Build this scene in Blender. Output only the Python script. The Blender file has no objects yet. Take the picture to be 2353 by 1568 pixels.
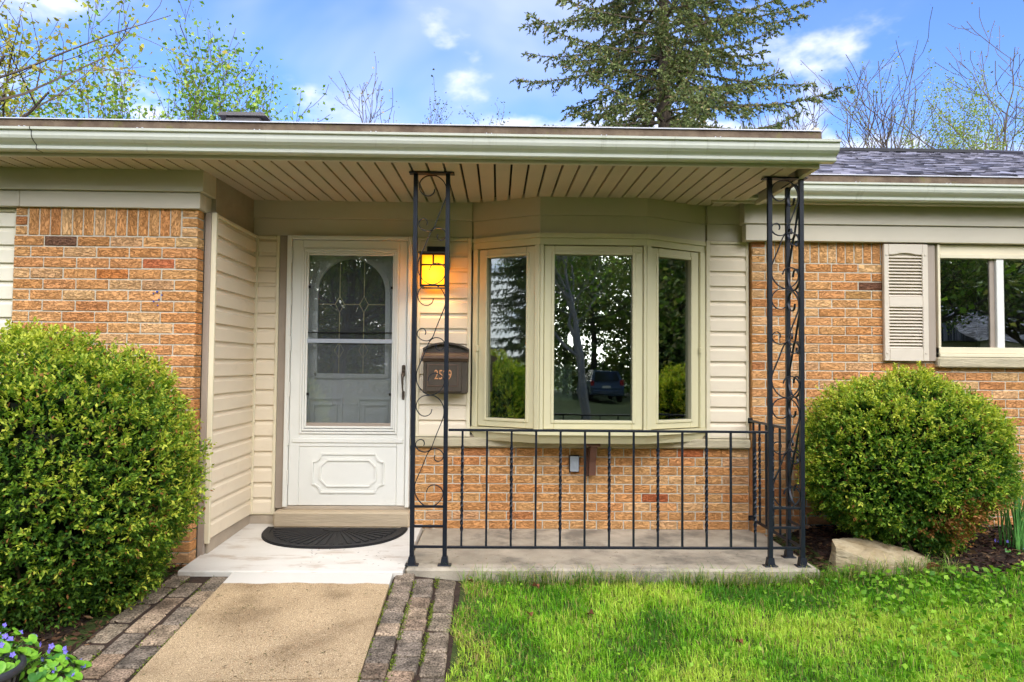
import bpy, bmesh, math, random
import numpy as np
from mathutils import Matrix, Vector

# ------------------------------------------------------------------ camera
sc = bpy.context.scene
R = math.radians
cam_d = bpy.data.cameras.new("camera"); cam = bpy.data.objects.new("camera", cam_d)
sc.collection.objects.link(cam); sc.camera = cam
cam_d.sensor_width = 36; cam_d.lens = 36 * 1568.0 / 2353.0
cam_d.clip_start = 0.05; cam_d.clip_end = 3000
CAM = Vector((0, -5.153, 1.221))
_y, _p, _r = R(1.165), R(2.1), R(0.515)
fw = Vector((math.sin(_y) * math.cos(_p), math.cos(_y) * math.cos(_p), math.sin(_p)))
rt = Vector((math.cos(_y), -math.sin(_y), 0)); up = rt.cross(fw)
rt2 = rt * math.cos(_r) + up * math.sin(_r); up2 = -rt * math.sin(_r) + up * math.cos(_r)
mw = Matrix((rt2, up2, -fw)).transposed().to_4x4(); mw.translation = CAM
cam.matrix_world = mw

# ------------------------------------------------------------------ light
SUN_EL, SUN_AZ = 35, 163            # azimuth from +Y towards +X: high, in front of the house, a little to the right
SUN_STRENGTH, SUN_ANGLE = 1.5, 85   # thin overcast: a very soft sun
SKY_STRENGTH = 0.06
sc.view_settings.view_transform = 'Standard'; sc.view_settings.look = 'None'
sc.view_settings.gamma = 1; sc.view_settings.use_curve_mapping = False
sc.view_settings.exposure = 2.42
sc.cycles.use_adaptive_sampling = True; sc.cycles.adaptive_threshold = 0.02
sc.cycles.max_bounces = 6; sc.cycles.diffuse_bounces = 3; sc.cycles.glossy_bounces = 3; sc.cycles.transmission_bounces = 3; sc.cycles.transparent_max_bounces = 8; sc.cycles.caustics_reflective = False; sc.cycles.caustics_refractive = False

def nd(nt, t, **kw):
    n = nt.nodes.new(t)
    for k, v in kw.items():
        if k in n.inputs.keys() if hasattr(n.inputs, 'keys') else False:
            n.inputs[k].default_value = v
        else:
            setattr(n, k, v)
    return n
def ramp(nt, stops, interp='LINEAR'):
    n = nt.nodes.new('ShaderNodeValToRGB'); cr = n.color_ramp; cr.interpolation = interp
    while len(cr.elements) < len(stops): cr.elements.new(0.5)
    for e, (p, c) in zip(cr.elements, stops):
        e.position = p; e.color = (c if len(c) == 4 else (*c, 1)) if hasattr(c, '__len__') else (c, c, c, 1)
    return n
def mth(nt, op, a=None, b=None, clamp=False):
    n = nt.nodes.new('ShaderNodeMath'); n.operation = op; n.use_clamp = clamp
    for i, v in enumerate((a, b)):
        if v is None: continue
        if isinstance(v, (int, float)): n.inputs[i].default_value = v
        else: nt.links.new(v, n.inputs[i])
    return n.outputs[0]
def mixc(nt, fac, a, b, typ='MIX'):
    n = nt.nodes.new('ShaderNodeMix'); n.data_type = 'RGBA'; n.blend_type = typ; n.clamp_factor = True
    for s, v in ((n.inputs[0], fac), (n.inputs[6], a), (n.inputs[7], b)):
        if isinstance(v, (int, float)): s.default_value = v
        elif isinstance(v, (tuple, list)): s.default_value = (*v, 1) if len(v) == 3 else v
        else: nt.links.new(v, s)
    return n.outputs[2]

world = bpy.data.worlds.new("World"); sc.world = world; world.use_nodes = True
wt = world.node_tree; wt.nodes.clear()
wo = wt.nodes.new('ShaderNodeOutputWorld'); bg = wt.nodes.new('ShaderNodeBackground')
bg.inputs[1].default_value = SKY_STRENGTH
sky = wt.nodes.new('ShaderNodeTexSky'); sky.sky_type = 'NISHITA'; sky.sun_disc = False
sky.sun_elevation = R(SUN_EL); sky.sun_rotation = R(SUN_AZ); sky.air_density = 1.0; sky.dust_density = 0.4; sky.ozone_density = 2.5
tc = wt.nodes.new('ShaderNodeTexCoord'); sp = wt.nodes.new('ShaderNodeSeparateXYZ'); wt.links.new(tc.outputs['Generated'], sp.inputs[0])
den = mth(wt, 'MAXIMUM', mth(wt, 'ADD', sp.outputs[2], 0.12), 0.05)
cb = wt.nodes.new('ShaderNodeCombineXYZ')
wt.links.new(mth(wt, 'DIVIDE', sp.outputs[0], den), cb.inputs[0]); wt.links.new(mth(wt, 'DIVIDE', sp.outputs[1], den), cb.inputs[1])
n1 = nd(wt, 'ShaderNodeTexNoise'); n1.inputs['Scale'].default_value = 0.85; n1.inputs['Detail'].default_value = 5; n1.inputs['Roughness'].default_value = 0.5
n1.inputs['Distortion'].default_value = 0.7; wt.links.new(cb.outputs[0], n1.inputs['Vector'])
r1 = ramp(wt, [(0.44, 0.0), (0.66, 0.72)], 'EASE'); wt.links.new(n1.outputs[0], r1.inputs[0])
mp = wt.nodes.new('ShaderNodeMapping'); mp.inputs['Scale'].default_value = (4.6, 4.6, 8.5); mp.inputs['Location'].default_value = (3.1, 0.4, 1.7)
wt.links.new(tc.outputs['Generated'], mp.inputs[0])
n2 = nd(wt, 'ShaderNodeTexNoise'); n2.inputs['Scale'].default_value = 1.0; n2.inputs['Detail'].default_value = 6; n2.inputs['Roughness'].default_value = 0.52
wt.links.new(mp.outputs[0], n2.inputs['Vector'])
low = wt.nodes.new('ShaderNodeMapRange'); low.inputs[1].default_value = 0.12; low.inputs[2].default_value = 0.46; low.inputs[3].default_value = 0.25; low.inputs[4].default_value = -0.10
wt.links.new(sp.outputs[2], low.inputs[0])
r2 = ramp(wt, [(0.52, 0.0), (0.66, 0.9)], 'EASE'); wt.links.new(mth(wt, 'ADD', n2.outputs[0], low.outputs[0]), r2.inputs[0])
SKYTINT = (0.56, 0.70, 1.04)
blue = mixc(wt, 1.0, sky.outputs[0], SKYTINT, 'MULTIPLY')
CLOUD = (4.6, 4.55, 4.7)
c1 = mixc(wt, r1.outputs[0], blue, (3.0, 3.3, 4.2))
c2 = mixc(wt, r2.outputs[0], c1, CLOUD)
wt.links.new(c2, bg.inputs[0]); wt.links.new(bg.outputs[0], wo.inputs[0])

sun_d = bpy.data.lights.new("sun", 'SUN'); sun = bpy.data.objects.new("sun", sun_d); sc.collection.objects.link(sun)
sun_d.energy = SUN_STRENGTH; sun_d.angle = R(SUN_ANGLE); sun_d.color = (1.0, 0.955, 0.885)
to_sun = Vector((math.sin(R(SUN_AZ)) * math.cos(R(SUN_EL)), math.cos(R(SUN_AZ)) * math.cos(R(SUN_EL)), math.sin(R(SUN_EL))))
sun.rotation_euler = to_sun.to_track_quat('Z', 'Y').to_euler(); sun.location = to_sun * 60

# ------------------------------------------------------------------ helpers
COL = sc.collection
rng = random.Random(7); nr = np.random.default_rng(11)
def L(*c): return tuple((v / 255 / 12.92 if v / 255 <= 0.04045 else ((v / 255 + 0.055) / 1.055) ** 2.4) for v in c)

class B:
    def __init__(s): s.v = []; s.f = []; s.M = None
    def add(s, vs, fs):
        o = len(s.v)
        s.v += [tuple(s.M @ Vector(v)) for v in vs] if s.M is not None else [tuple(v) for v in vs]
        s.f += [tuple(i + o for i in f) for f in fs]
        return s
    def box(s, x0, x1, y0, y1, z0, z1, b=0.0):
        if b <= 0:
            return s.add([(x0,y0,z0),(x1,y0,z0),(x1,y1,z0),(x0,y1,z0),(x0,y0,z1),(x1,y0,z1),(x1,y1,z1),(x0,y1,z1)],
                  [(3,2,1,0),(4,5,6,7),(0,1,5,4),(2,3,7,6),(1,2,6,5),(3,0,4,7)])
        b = min(b, (x1-x0)*.45, (y1-y0)*.45, (z1-z0)*.45)
        vs = []; ix = {}
        for i in (0,1):
            for j in (0,1):
                for k in (0,1):
                    x, y, z = (x0,x1)[i], (y0,y1)[j], (z0,z1)[k]
                    dx, dy, dz = (b,-b)[i], (b,-b)[j], (b,-b)[k]
                    ix[i,j,k] = len(vs)
                    vs += [(x,y+dy,z+dz),(x+dx,y,z+dz),(x+dx,y+dy,z)]
        g = lambda i,j,k,a: ix[i,j,k] + a
        fs = []
        for i in (0,1): fs.append((g(i,0,0,0),g(i,1,0,0),g(i,1,1,0),g(i,0,1,0)))
        for j in (0,1): fs.append((g(0,j,0,1),g(1,j,0,1),g(1,j,1,1),g(0,j,1,1)))
        for k in (0,1): fs.append((g(0,0,k,2),g(1,0,k,2),g(1,1,k,2),g(0,1,k,2)))
        for i in (0,1):
            for j in (0,1): fs.append((g(i,j,0,0),g(i,j,1,0),g(i,j,1,1),g(i,j,0,1)))
            for k in (0,1): fs.append((g(i,0,k,0),g(i,1,k,0),g(i,1,k,2),g(i,0,k,2)))
        for j in (0,1):
            for k in (0,1): fs.append((g(0,j,k,1),g(1,j,k,1),g(1,j,k,2),g(0,j,k,2)))
        for i in (0,1):
            for j in (0,1):
                for k in (0,1): fs.append((g(i,j,k,0),g(i,j,k,1),g(i,j,k,2)))
        return s.add(vs, fs)
    def extrude(s, poly, axis, a0, a1):
        n = len(poly)
        def P(p, a): return {'x': (a, p[0], p[1]), 'y': (p[0], a, p[1]), 'z': (p[0], p[1], a)}[axis]
        vs = [P(p, a0) for p in poly] + [P(p, a1) for p in poly]
        fs = [tuple(range(n))[::-1], tuple(range(n, 2*n))] + [(i, (i+1) % n, n+(i+1) % n, n+i) for i in range(n)]
        return s.add(vs, fs)
    def tube(s, pts, r, n=6):
        pts = [Vector(p) for p in pts]; m = len(pts)
        rs = r if hasattr(r, '__len__') else [r]*m
        vs = []; fs = []; u = None
        for i, p in enumerate(pts):
            d = (pts[min(i+1,m-1)] - pts[max(i-1,0)]).normalized()
            if u is None: u = d.orthogonal().normalized()
            u = (u - d*u.dot(d)); u = u.normalized() if u.length > 1e-6 else d.orthogonal().normalized()
            w = d.cross(u)
            for k in range(n):
                a = 2*math.pi*k/n; vs.append(p + (u*math.cos(a) + w*math.sin(a))*rs[i])
        for i in range(m-1):
            for k in range(n): fs.append((i*n+k, i*n+(k+1) % n, (i+1)*n+(k+1) % n, (i+1)*n+k))
        fs += [tuple(range(n))[::-1], tuple(range((m-1)*n, m*n))]
        return s.add(vs, fs)
    def strap(s, pts, th, dep, nrm):
        """flat bar swept along pts that lie in the plane with normal nrm: th in the plane, dep along nrm"""
        pts = [Vector(p) for p in pts]; nrm = Vector(nrm); m = len(pts); vs = []; fs = []
        for i, p in enumerate(pts):
            d = (pts[min(i+1,m-1)] - pts[max(i-1,0)]).normalized(); w = d.cross(nrm).normalized()
            for a, c in ((1,1),(1,-1),(-1,-1),(-1,1)): vs.append(p + w*a*th/2 + nrm*c*dep/2)
        for i in range(m-1):
            for k in range(4): fs.append((i*4+k, i*4+(k+1) % 4, (i+1)*4+(k+1) % 4, (i+1)*4+k))
        fs += [(3,2,1,0), tuple(range((m-1)*4, m*4))]
        return s.add(vs, fs)
    def lathe(s, prof, c=(0,0,0), n=24):
        vs = []; fs = []; m = len(prof)
        for r, z in prof:
            for k in range(n): a = 2*math.pi*k/n; vs.append((c[0]+r*math.cos(a), c[1]+r*math.sin(a), c[2]+z))
        for i in range(m-1):
            for k in range(n): fs.append((i*n+k, i*n+(k+1) % n, (i+1)*n+(k+1) % n, (i+1)*n+k))
        return s.add(vs, fs)
    def mesh(s, name, mat, smooth=False):
        me = bpy.data.meshes.new(name); me.from_pydata(s.v, [], s.f); me.materials.append(mat)
        bm = bmesh.new(); bm.from_mesh(me); bmesh.ops.recalc_face_normals(bm, faces=bm.faces); bm.to_mesh(me); bm.free()
        if smooth: me.shade_smooth()
        return me
    def build(s, name, mat, parent=None, smooth=False):
        return link(name, s.mesh(name, mat, smooth), parent)

def link(name, me, parent=None, loc=None, rot=None, scale=None, local=False):
    o = bpy.data.objects.new(name, me); COL.objects.link(o)
    if loc is not None: o.location = loc
    if rot is not None: o.rotation_euler = rot
    if scale is not None: o.scale = scale
    if parent is not None:
        o.parent = parent
        if not local and parent.type == 'EMPTY': o.matrix_parent_inverse = Matrix.Translation(-Vector(parent.location))
    return o
def tag(o, label=None, cat=None, group=None, kind=None):
    for k, v in (('label', label), ('category', cat), ('group', group), ('kind', kind)):
        if v: o[k] = v
    return o
def thing(name, label, cat, loc=(0,0,0), group=None):
    o = bpy.data.objects.new(name, None); COL.objects.link(o); o.location = loc; o.empty_display_size = 0.1
    return tag(o, label, cat, group)
def catmull(pts, n=10):
    P = [Vector(p) for p in pts]; P = [P[0]*2-P[1]] + P + [P[-1]*2-P[-2]]; out = []
    for i in range(1, len(P)-2):
        for k in range(n):
            t = k/n; a, b, c, d = P[i-1], P[i], P[i+1], P[i+2]
            out.append(0.5*((2*b) + (c-a)*t + (2*a-5*b+4*c-d)*t*t + (3*b-a-3*c+d)*t**3))
    out.append(P[-2]); return out
def npmesh(name, verts, faces4, mat, colors=None, faces3=None, smooth=False):
    """fast mesh from numpy arrays: verts (n,3), quads (m,4), tris (k,3), per-vertex colours (n,3)"""
    me = bpy.data.meshes.new(name)
    q = np.asarray(faces4, np.int32).reshape(-1, 4) if faces4 is not None else np.zeros((0,4), np.int32)
    t = np.asarray(faces3, np.int32).reshape(-1, 3) if faces3 is not None else np.zeros((0,3), np.int32)
    verts = np.asarray(verts, np.float32)
    me.vertices.add(len(verts)); me.vertices.foreach_set('co', verts.ravel())
    loops = np.concatenate([q.ravel(), t.ravel()]); me.loops.add(len(loops)); me.loops.foreach_set('vertex_index', loops)
    starts = np.concatenate([np.arange(len(q))*4, len(q)*4 + np.arange(len(t))*3]).astype(np.int32)
    me.polygons.add(len(starts)); me.polygons.foreach_set('loop_start', starts)
    me.polygons.foreach_set('loop_total', np.concatenate([np.full(len(q),4), np.full(len(t),3)]).astype(np.int32))
    me.update(calc_edges=True); me.validate()
    if colors is not None:
        a = me.attributes.new('tint', 'FLOAT_COLOR', 'POINT')
        c = np.ones((len(verts), 4), np.float32); c[:, :3] = colors; a.data.foreach_set('color', c.ravel())
    me.materials.append(mat)
    if smooth: me.shade_smooth()
    return me
def unit(a): return a / np.maximum(np.linalg.norm(a, axis=-1, keepdims=True), 1e-9)
def leaves_mesh(name, pos, dirs, nrm, length, width, col, mat, fold=0.25):
    """one folded diamond (two triangles pairs) per leaf"""
    n = len(pos); dirs = unit(dirs); side = unit(np.cross(dirs, nrm)); nn = np.cross(side, dirs)
    length = np.broadcast_to(np.asarray(length), (n,))[:, None]; width = np.broadcast_to(np.asarray(width), (n,))[:, None]
    b = pos; t = pos + dirs*length; m = pos + dirs*length*0.48
    l = m + side*width*0.5 + nn*width*fold; r = m - side*width*0.5 + nn*width*fold
    v = np.stack([b, l, t, r], 1).reshape(-1, 3); i = np.arange(n)*4
    tri = np.concatenate([np.stack([i, i+2, i+1], 1), np.stack([i, i+3, i+2], 1)])
    return npmesh(name, v, None, mat, np.repeat(col, 4, axis=0), tri)

# ------------------------------------------------------------------ materials
def M(name, col, rough=0.6, var=0.08, vscale=5.0, bump=0.0, bscale=60.0, spec=0.35, stretch=(1,1,1), metal=0.0, col2=None, stain=None, coat=0.0):
    m = bpy.data.materials.new(name); m.use_nodes = True; nt = m.node_tree; bs = nt.nodes['Principled BSDF']
    bs.inputs['Roughness'].default_value = rough; bs.inputs['Specular IOR Level'].default_value = spec; bs.inputs['Metallic'].default_value = metal
    geo = nt.nodes.new('ShaderNodeNewGeometry'); mp = nt.nodes.new('ShaderNodeMapping'); mp.inputs['Scale'].default_value = stretch
    nt.links.new(geo.outputs['Position'], mp.inputs[0])
    no = nt.nodes.new('ShaderNodeTexNoise'); no.inputs['Scale'].default_value = vscale; no.inputs['Detail'].default_value = 6; no.inputs['Roughness'].default_value = 0.62
    nt.links.new(mp.outputs[0], no.inputs['Vector'])
    c2 = col2 or tuple(min(1, c*(1+var)) for c in col); c1 = col if col2 else tuple(c*(1-var) for c in col)
    rp = ramp(nt, [(0.32, c1), (0.68, c2)]); nt.links.new(no.outputs[0], rp.inputs[0]); out = rp.outputs[0]
    if stain:   # (colour, scale, threshold, amount)
        n3 = nt.nodes.new('ShaderNodeTexNoise'); n3.inputs['Scale'].default_value = stain[1]; n3.inputs['Detail'].default_value = 7; n3.inputs['Roughness'].default_value = 0.68
        nt.links.new(mp.outputs[0], n3.inputs['Vector'])
        r3 = ramp(nt, [(stain[2], 0.0), (min(stain[2]+0.13, 1), stain[3])]); nt.links.new(n3.outputs[0], r3.inputs[0])
        out = mixc(nt, r3.outputs[0], out, stain[0])
    nt.links.new(out, bs.inputs['Base Color'])
    if bump:
        nb = nt.nodes.new('ShaderNodeTexNoise'); nb.inputs['Scale'].default_value = bscale; nb.inputs['Detail'].default_value = 5
        nt.links.new(mp.outputs[0], nb.inputs['Vector']); bp = nt.nodes.new('ShaderNodeBump'); bp.inputs['Strength'].default_value = 1.0
        bp.inputs['Distance'].default_value = bump; nt.links.new(nb.outputs[0], bp.inputs['Height']); nt.links.new(bp.outputs[0], bs.inputs['Normal'])
    return m
def tint_mat(name, rough=0.5, spec=0.3, trans=0.3, tcol=(1.1, 1.25, 0.5)):
    m = bpy.data.materials.new(name); m.use_nodes = True; nt = m.node_tree; bs = nt.nodes['Principled BSDF']
    at = nt.nodes.new('ShaderNodeAttribute'); at.attribute_name = 'tint'
    bs.inputs['Roughness'].default_value = rough; bs.inputs['Specular IOR Level'].default_value = spec
    nt.links.new(at.outputs['Color'], bs.inputs['Base Color'])
    if trans:
        tr = nt.nodes.new('ShaderNodeBsdfTranslucent'); nt.links.new(mixc(nt, 1.0, at.outputs['Color'], tcol, 'MULTIPLY'), tr.inputs[0])
        mx = nt.nodes.new('ShaderNodeMixShader'); mx.inputs[0].default_value = trans
        nt.links.new(bs.outputs[0], mx.inputs[1]); nt.links.new(tr.outputs[0], mx.inputs[2]); nt.links.new(mx.outputs[0], nt.nodes['Material Output'].inputs[0])
    return m
def brick_mat(name, island=False):
    m = bpy.data.materials.new(name); m.use_nodes = True; nt = m.node_tree; bs = nt.nodes['Principled BSDF']
    bs.inputs['Roughness'].default_value = 0.82; bs.inputs['Specular IOR Level'].default_value = 0.2
    if island:
        g = nt.nodes.new('ShaderNodeNewGeometry'); vec = g.outputs['Position']; rnd = g.outputs['Random Per Island']
        rp = ramp(nt, [(0, L(220,163,104)), (.3, L(225,171,112)), (.6, L(214,154,96)), (.85, L(230,181,126)), (.96, L(200,134,84))], 'CONSTANT'); nt.links.new(rnd, rp.inputs[0]); base = rp.outputs[0]
    else:
        t = nt.nodes.new('ShaderNodeTexCoord'); oi = nt.nodes.new('ShaderNodeObjectInfo'); va = nt.nodes.new('ShaderNodeVectorMath'); va.operation = 'ADD'
        nt.links.new(t.outputs['Object'], va.inputs[0]); ml = mth(nt, 'MULTIPLY', oi.outputs['Random'], 37.0)
        cx = nt.nodes.new('ShaderNodeCombineXYZ'); nt.links.new(ml, cx.inputs[0]); nt.links.new(ml, cx.inputs[1]); nt.links.new(ml, cx.inputs[2])
        nt.links.new(cx.outputs[0], va.inputs[1]); vec = va.outputs[0]; base = oi.outputs['Color']
    mp = nt.nodes.new('ShaderNodeMapping'); mp.inputs['Scale'].default_value = (24, 24, 92); nt.links.new(vec, mp.inputs[0])
    n = nt.nodes.new('ShaderNodeTexNoise'); n.inputs['Scale'].default_value = 1; n.inputs['Detail'].default_value = 3; n.inputs['Roughness'].default_value = 0.55; n.inputs['Distortion'].default_value = 1.1
    nt.links.new(mp.outputs[0], n.inputs['Vector'])
    ridge = mth(nt, 'ABSOLUTE', mth(nt, 'SUBTRACT', n.outputs[0], 0.5))
    cr = ramp(nt, [(0.0, (0.66, 0.57, 0.50)), (0.014, (0.94, 0.92, 0.90)), (0.045, (1.06, 1.06, 1.06))]); nt.links.new(ridge, cr.inputs[0])
    c = mixc(nt, 1.0, base, cr.outputs[0], 'MULTIPLY')
    n4 = nt.nodes.new('ShaderNodeTexNoise'); n4.inputs['Scale'].default_value = 22; n4.inputs['Detail'].default_value = 4; nt.links.new(vec, n4.inputs['Vector'])
    r4 = ramp(nt, [(0.3, (0.93, 0.91, 0.89)), (0.7, (1.07, 1.07, 1.07))]); nt.links.new(n4.outputs[0], r4.inputs[0])
    nt.links.new(mixc(nt, 1.0, c, r4.outputs[0], 'MULTIPLY'), bs.inputs['Base Color'])
    bp = nt.nodes.new('ShaderNodeBump'); bp.inputs['Distance'].default_value = 0.006; bp.inputs['Strength'].default_value = 1
    rr = ramp(nt, [(0.0, 0.0), (0.06, 1.0)]); nt.links.new(ridge, rr.inputs[0]); nt.links.new(rr.outputs[0], bp.inputs['Height']); nt.links.new(bp.outputs[0], bs.inputs['Normal'])
    return m
def glass_mat(name, refl=0.25, tint=(0.80, 0.84, 0.82), edge=0.9, wavy=0.0):
    m = bpy.data.materials.new(name); m.use_nodes = True; nt = m.node_tree; nt.nodes.remove(nt.nodes['Principled BSDF'])
    tr = nt.nodes.new('ShaderNodeBsdfTransparent'); tr.inputs[0].default_value = (*tint, 1)
    gl = nt.nodes.new('ShaderNodeBsdfGlossy'); gl.inputs['Roughness'].default_value = 0.0; gl.inputs[0].default_value = (0.93, 0.98, 0.95, 1)
    lw = nt.nodes.new('ShaderNodeLayerWeight'); lw.inputs[0].default_value = 0.35
    mr = nt.nodes.new('ShaderNodeMapRange'); mr.inputs[3].default_value = refl; mr.inputs[4].default_value = edge; nt.links.new(lw.outputs['Fresnel'], mr.inputs[0])
    mx = nt.nodes.new('ShaderNodeMixShader'); nt.links.new(mr.outputs[0], mx.inputs[0]); nt.links.new(tr.outputs[0], mx.inputs[1]); nt.links.new(gl.outputs[0], mx.inputs[2])
    if wavy:
        g = nt.nodes.new('ShaderNodeNewGeometry'); no = nt.nodes.new('ShaderNodeTexNoise'); no.inputs['Scale'].default_value = 2.2; no.inputs['Detail'].default_value = 1
        nt.links.new(g.outputs['Position'], no.inputs['Vector']); bp = nt.nodes.new('ShaderNodeBump'); bp.inputs['Distance'].default_value = wavy
        nt.links.new(no.outputs[0], bp.inputs['Height']); nt.links.new(bp.outputs[0], gl.inputs['Normal'])
    nt.links.new(mx.outputs[0], nt.nodes['Material Output'].inputs[0]); return m
def screen_mat(name, k=0.55):
    m = bpy.data.materials.new(name); m.use_nodes = True; nt = m.node_tree; bs = nt.nodes['Principled BSDF']
    bs.inputs['Base Color'].default_value = (0.42, 0.43, 0.44, 1); bs.inputs['Roughness'].default_value = 0.6
    tr = nt.nodes.new('ShaderNodeBsdfTransparent'); mx = nt.nodes.new('ShaderNodeMixShader'); mx.inputs[0].default_value = k
    nt.links.new(tr.outputs[0], mx.inputs[1]); nt.links.new(bs.outputs[0], mx.inputs[2]); nt.links.new(mx.outputs[0], nt.nodes['Material Output'].inputs[0]); return m

MT = dict(
    mortar=M('mortar', L(196,186,164), .9, .12, 30, .004, 140),
    siding=M('siding', L(228,213,186), .55, .035, 3, .0006, 120, stretch=(.8,1,2), stain=(L(196,178,148), 3.2, .60, .35)),
    siding_pale=M('siding_pale', L(228,220,196), .55, .03, 3),
    trim_pale=M('trim_pale', L(222,210,178), .5, .04, 4),
    frieze=M('frieze', L(202,192,170), .5, .035, 3, .0004, 200, stretch=(.5,1,1)),
    soffit=M('soffit', L(196,181,156), .55, .04, 4),
    taupe=M('taupe', L(158,144,128), .55, .05, 6),
    gutter=M('gutter', L(214,215,198), .32, .03, 2, spec=.5, stain=(L(150,148,120), 5, .60, .4), stretch=(5,1,.5)),
    guard=M('guard', L(84,66,50), .75, .3, 9, .003, 60, col2=L(124,106,84), stain=(L(110,108,40), 7, .58, .7)),
    drip=M('drip', L(205,205,210), .3, .05, 4, spec=.6),  # pale bluish tone: sky reflecting along the roof edge put into the colour
    bay=M('bay_trim', L(212,203,164), .45, .025, 3, stain=(L(178,166,124), 7, .64, .35), stretch=(1,1,.5)),
    white=M('white_paint', L(224,222,211), .4, .02, 4, spec=.4, stain=(L(190,184,166), 9, .64, .35), stretch=(1,1,.6)),
    door_in=M('entry_door_paint', L(226,228,228), .5, .03, 5),
    lead=M('brass_came', L(190,176,120), .35, .1, 20, metal=.6),
    stone_sill=M('limestone_sill', L(182,170,140), .85, .16, 7, .006, 35, stretch=(.6,1,2), stain=(L(120,112,86), 9, .6, .5)),
    wood_step=M('painted_step', L(180,162,134), .8, .10, 8, .004, 40, stretch=(.3,1,3), stain=(L(112,98,78), 12, .62, .55)),
    found=M('painted_foundation', L(170,156,136), .85, .08, 6, .003, 50),
    iron=M('black_iron', (.007,.010,.016), .42, .25, 40, .0007, 160, spec=.32, stain=(L(96,66,48), 16, .72, .7)),
    bronze=M('bronze_paint', L(74,64,52), .42, .15, 18, spec=.5),
    bronze_red=M('bronze_faded', L(102,82,68), .5, .12, 14),
    copper=M('copper_digits', L(206,146,98), .4, .1, 30),
    black=M('black_cover', (.006,.005,.004), .5, .1, 30),
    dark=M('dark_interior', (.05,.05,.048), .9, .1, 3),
    room=M('room_paint', (.70,.67,.62), .9, .05, 2),
    curtain=M('curtain_cloth', (.46,.48,.44), .9, .1, 5, stretch=(6,1,.4)),
    paper=M('white_sheet', (.75,.80,.74), .7, .03, 4),
    rubber=M('black_rubber', (.012,.012,.013), .62, .3, 50, .002, 240, spec=.35, stain=(L(104,98,82), 34, .70, .5)),
    shutter=M('shutter_vinyl', L(208,196,176), .5, .03, 6),
    greybox=M('grey_plastic', L(160,166,172), .5, .06, 30),
    brown=M('brown_metal', L(98,66,52), .5, .1, 20),
    bark=M('bark', L(96,84,72), .95, .25, 9, .02, 14, stretch=(1,1,.3)),
    bark_pale=M('bark_pale', L(150,142,128), .95, .25, 7, .02, 12, stretch=(1,1,.4)),
    twig=M('twig', L(92,74,52), .95, .2, 12),
    soil=M('soil', L(58,44,34), .98, .35, 14, .02, 30),
    rock=M('sandstone', L(150,130,94), .9, .10, 7, .02, 14, col2=L(186,170,138), stain=(L(98,82,54), 6, .52, .8), stretch=(1,1,2.4)),
    pot=M('grey_pot', L(104,102,98), .75, .15, 16, .003, 60),
    pipe=M('white_pvc', L(225,225,222), .4, .02, 10),
    roof_side=M('rake_board', L(200,190,164), .5, .04, 3),
)
LEAF = tint_mat('leaf_tint', .5, .25, .40); LEAFB = tint_mat('boxwood_tint', .55, .2, .36); GRASS = tint_mat('grass_tint', .5, .25, .35); NEEDLE = tint_mat('needle_tint', .6, .2, .25)
BRICK = brick_mat('brick'); BRICKS = brick_mat('brick_joined', True)
GLASS = glass_mat('window_glass', .30, (.62,.68,.64), wavy=0.0015); GLASS2 = glass_mat('storm_glass', .05, (.95,.96,.95), edge=.7); SCREEN = screen_mat('insect_screen', .12); SCREEN2 = screen_mat('insect_screen_dense', .22)

def sof(y): return 2.452 + 0.03*y
# ------------------------------------------------------------------ ground
def sm(a, b, x):
    t = np.clip((x-a)/(b-a), 0, 1); return t*t*(3-2*t)
def gz(x, y):
    x = np.asarray(x, float); y = np.asarray(y, float)
    z = -0.038 - .047*sm(-.50,-.12,x) + 0.082*np.clip(y+1.0, -5.0, 0)
    z = z + sm(1.75, 2.5, x)*sm(-1.9, -0.25, y)*0.13
    return z
gx = np.concatenate([np.linspace(-900,-12,14), np.linspace(-11,12,70), np.linspace(13,900,14)])
gy = np.concatenate([np.linspace(-900,-12,14), np.linspace(-11,2,60), np.linspace(3,900,16)])
GX, GY = np.meshgrid(gx, gy); GZ = gz(GX, GY) - 0.004*np.sin(GX*7)*np.sin(GY*6)
gv = np.stack([GX, GY, GZ], -1).reshape(-1, 3); nx = len(gx); ii = (np.arange(len(gy)-1)[:, None]*nx + np.arange(nx-1)[None]).ravel()
lawn_m = M('lawn_soil', L(50,58,24), .95, .3, 5, .01, 40, col2=L(74,92,34), stain=(L(66,52,34), 3, .6, .6))
o = link('ground', npmesh('ground', gv, np.stack([ii, ii+1, ii+nx+1, ii+nx], 1), lawn_m, smooth=True)); tag(o, 'grassy front yard sloping down from the house', 'ground', kind='structure')

# porch slabs and walk
def conc(name, col, col2, stain, paint=False, moss=False):
    m = M(name, col, .85, .1, 9, .0025, 70, col2=col2, stain=stain); return m
slab_m = M('old_concrete', L(148,138,120), .88, .1, 3.2, .004, 90, col2=L(188,176,154), stain=(L(112,106,94), 2.4, .50, .75))
white_m = M('white_painted_concrete', L(206,200,188), .7, .03, 4, .0015, 60, col2=L(216,211,200), stain=(L(158,134,104), 4.5, .53, .5), stretch=(.7,1.8,1))
b = B(); b.box(-.545, 1.975, -1.0, .05, -.5, 0, .012); o = b.build('porch_slab', slab_m); tag(o, 'grey weathered concrete porch slab behind the iron railing', 'porch', kind='structure')
b = B(); b.extrude([(-1.065,-.5),(-1.065,-.004),(-1.055,.002),(.05,.036),(.05,-.5)], 'x', -1.865, -.551); o = b.build('entry_slab', white_m); tag(o, 'white painted concrete landing at the front door', 'landing', kind='structure')

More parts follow.
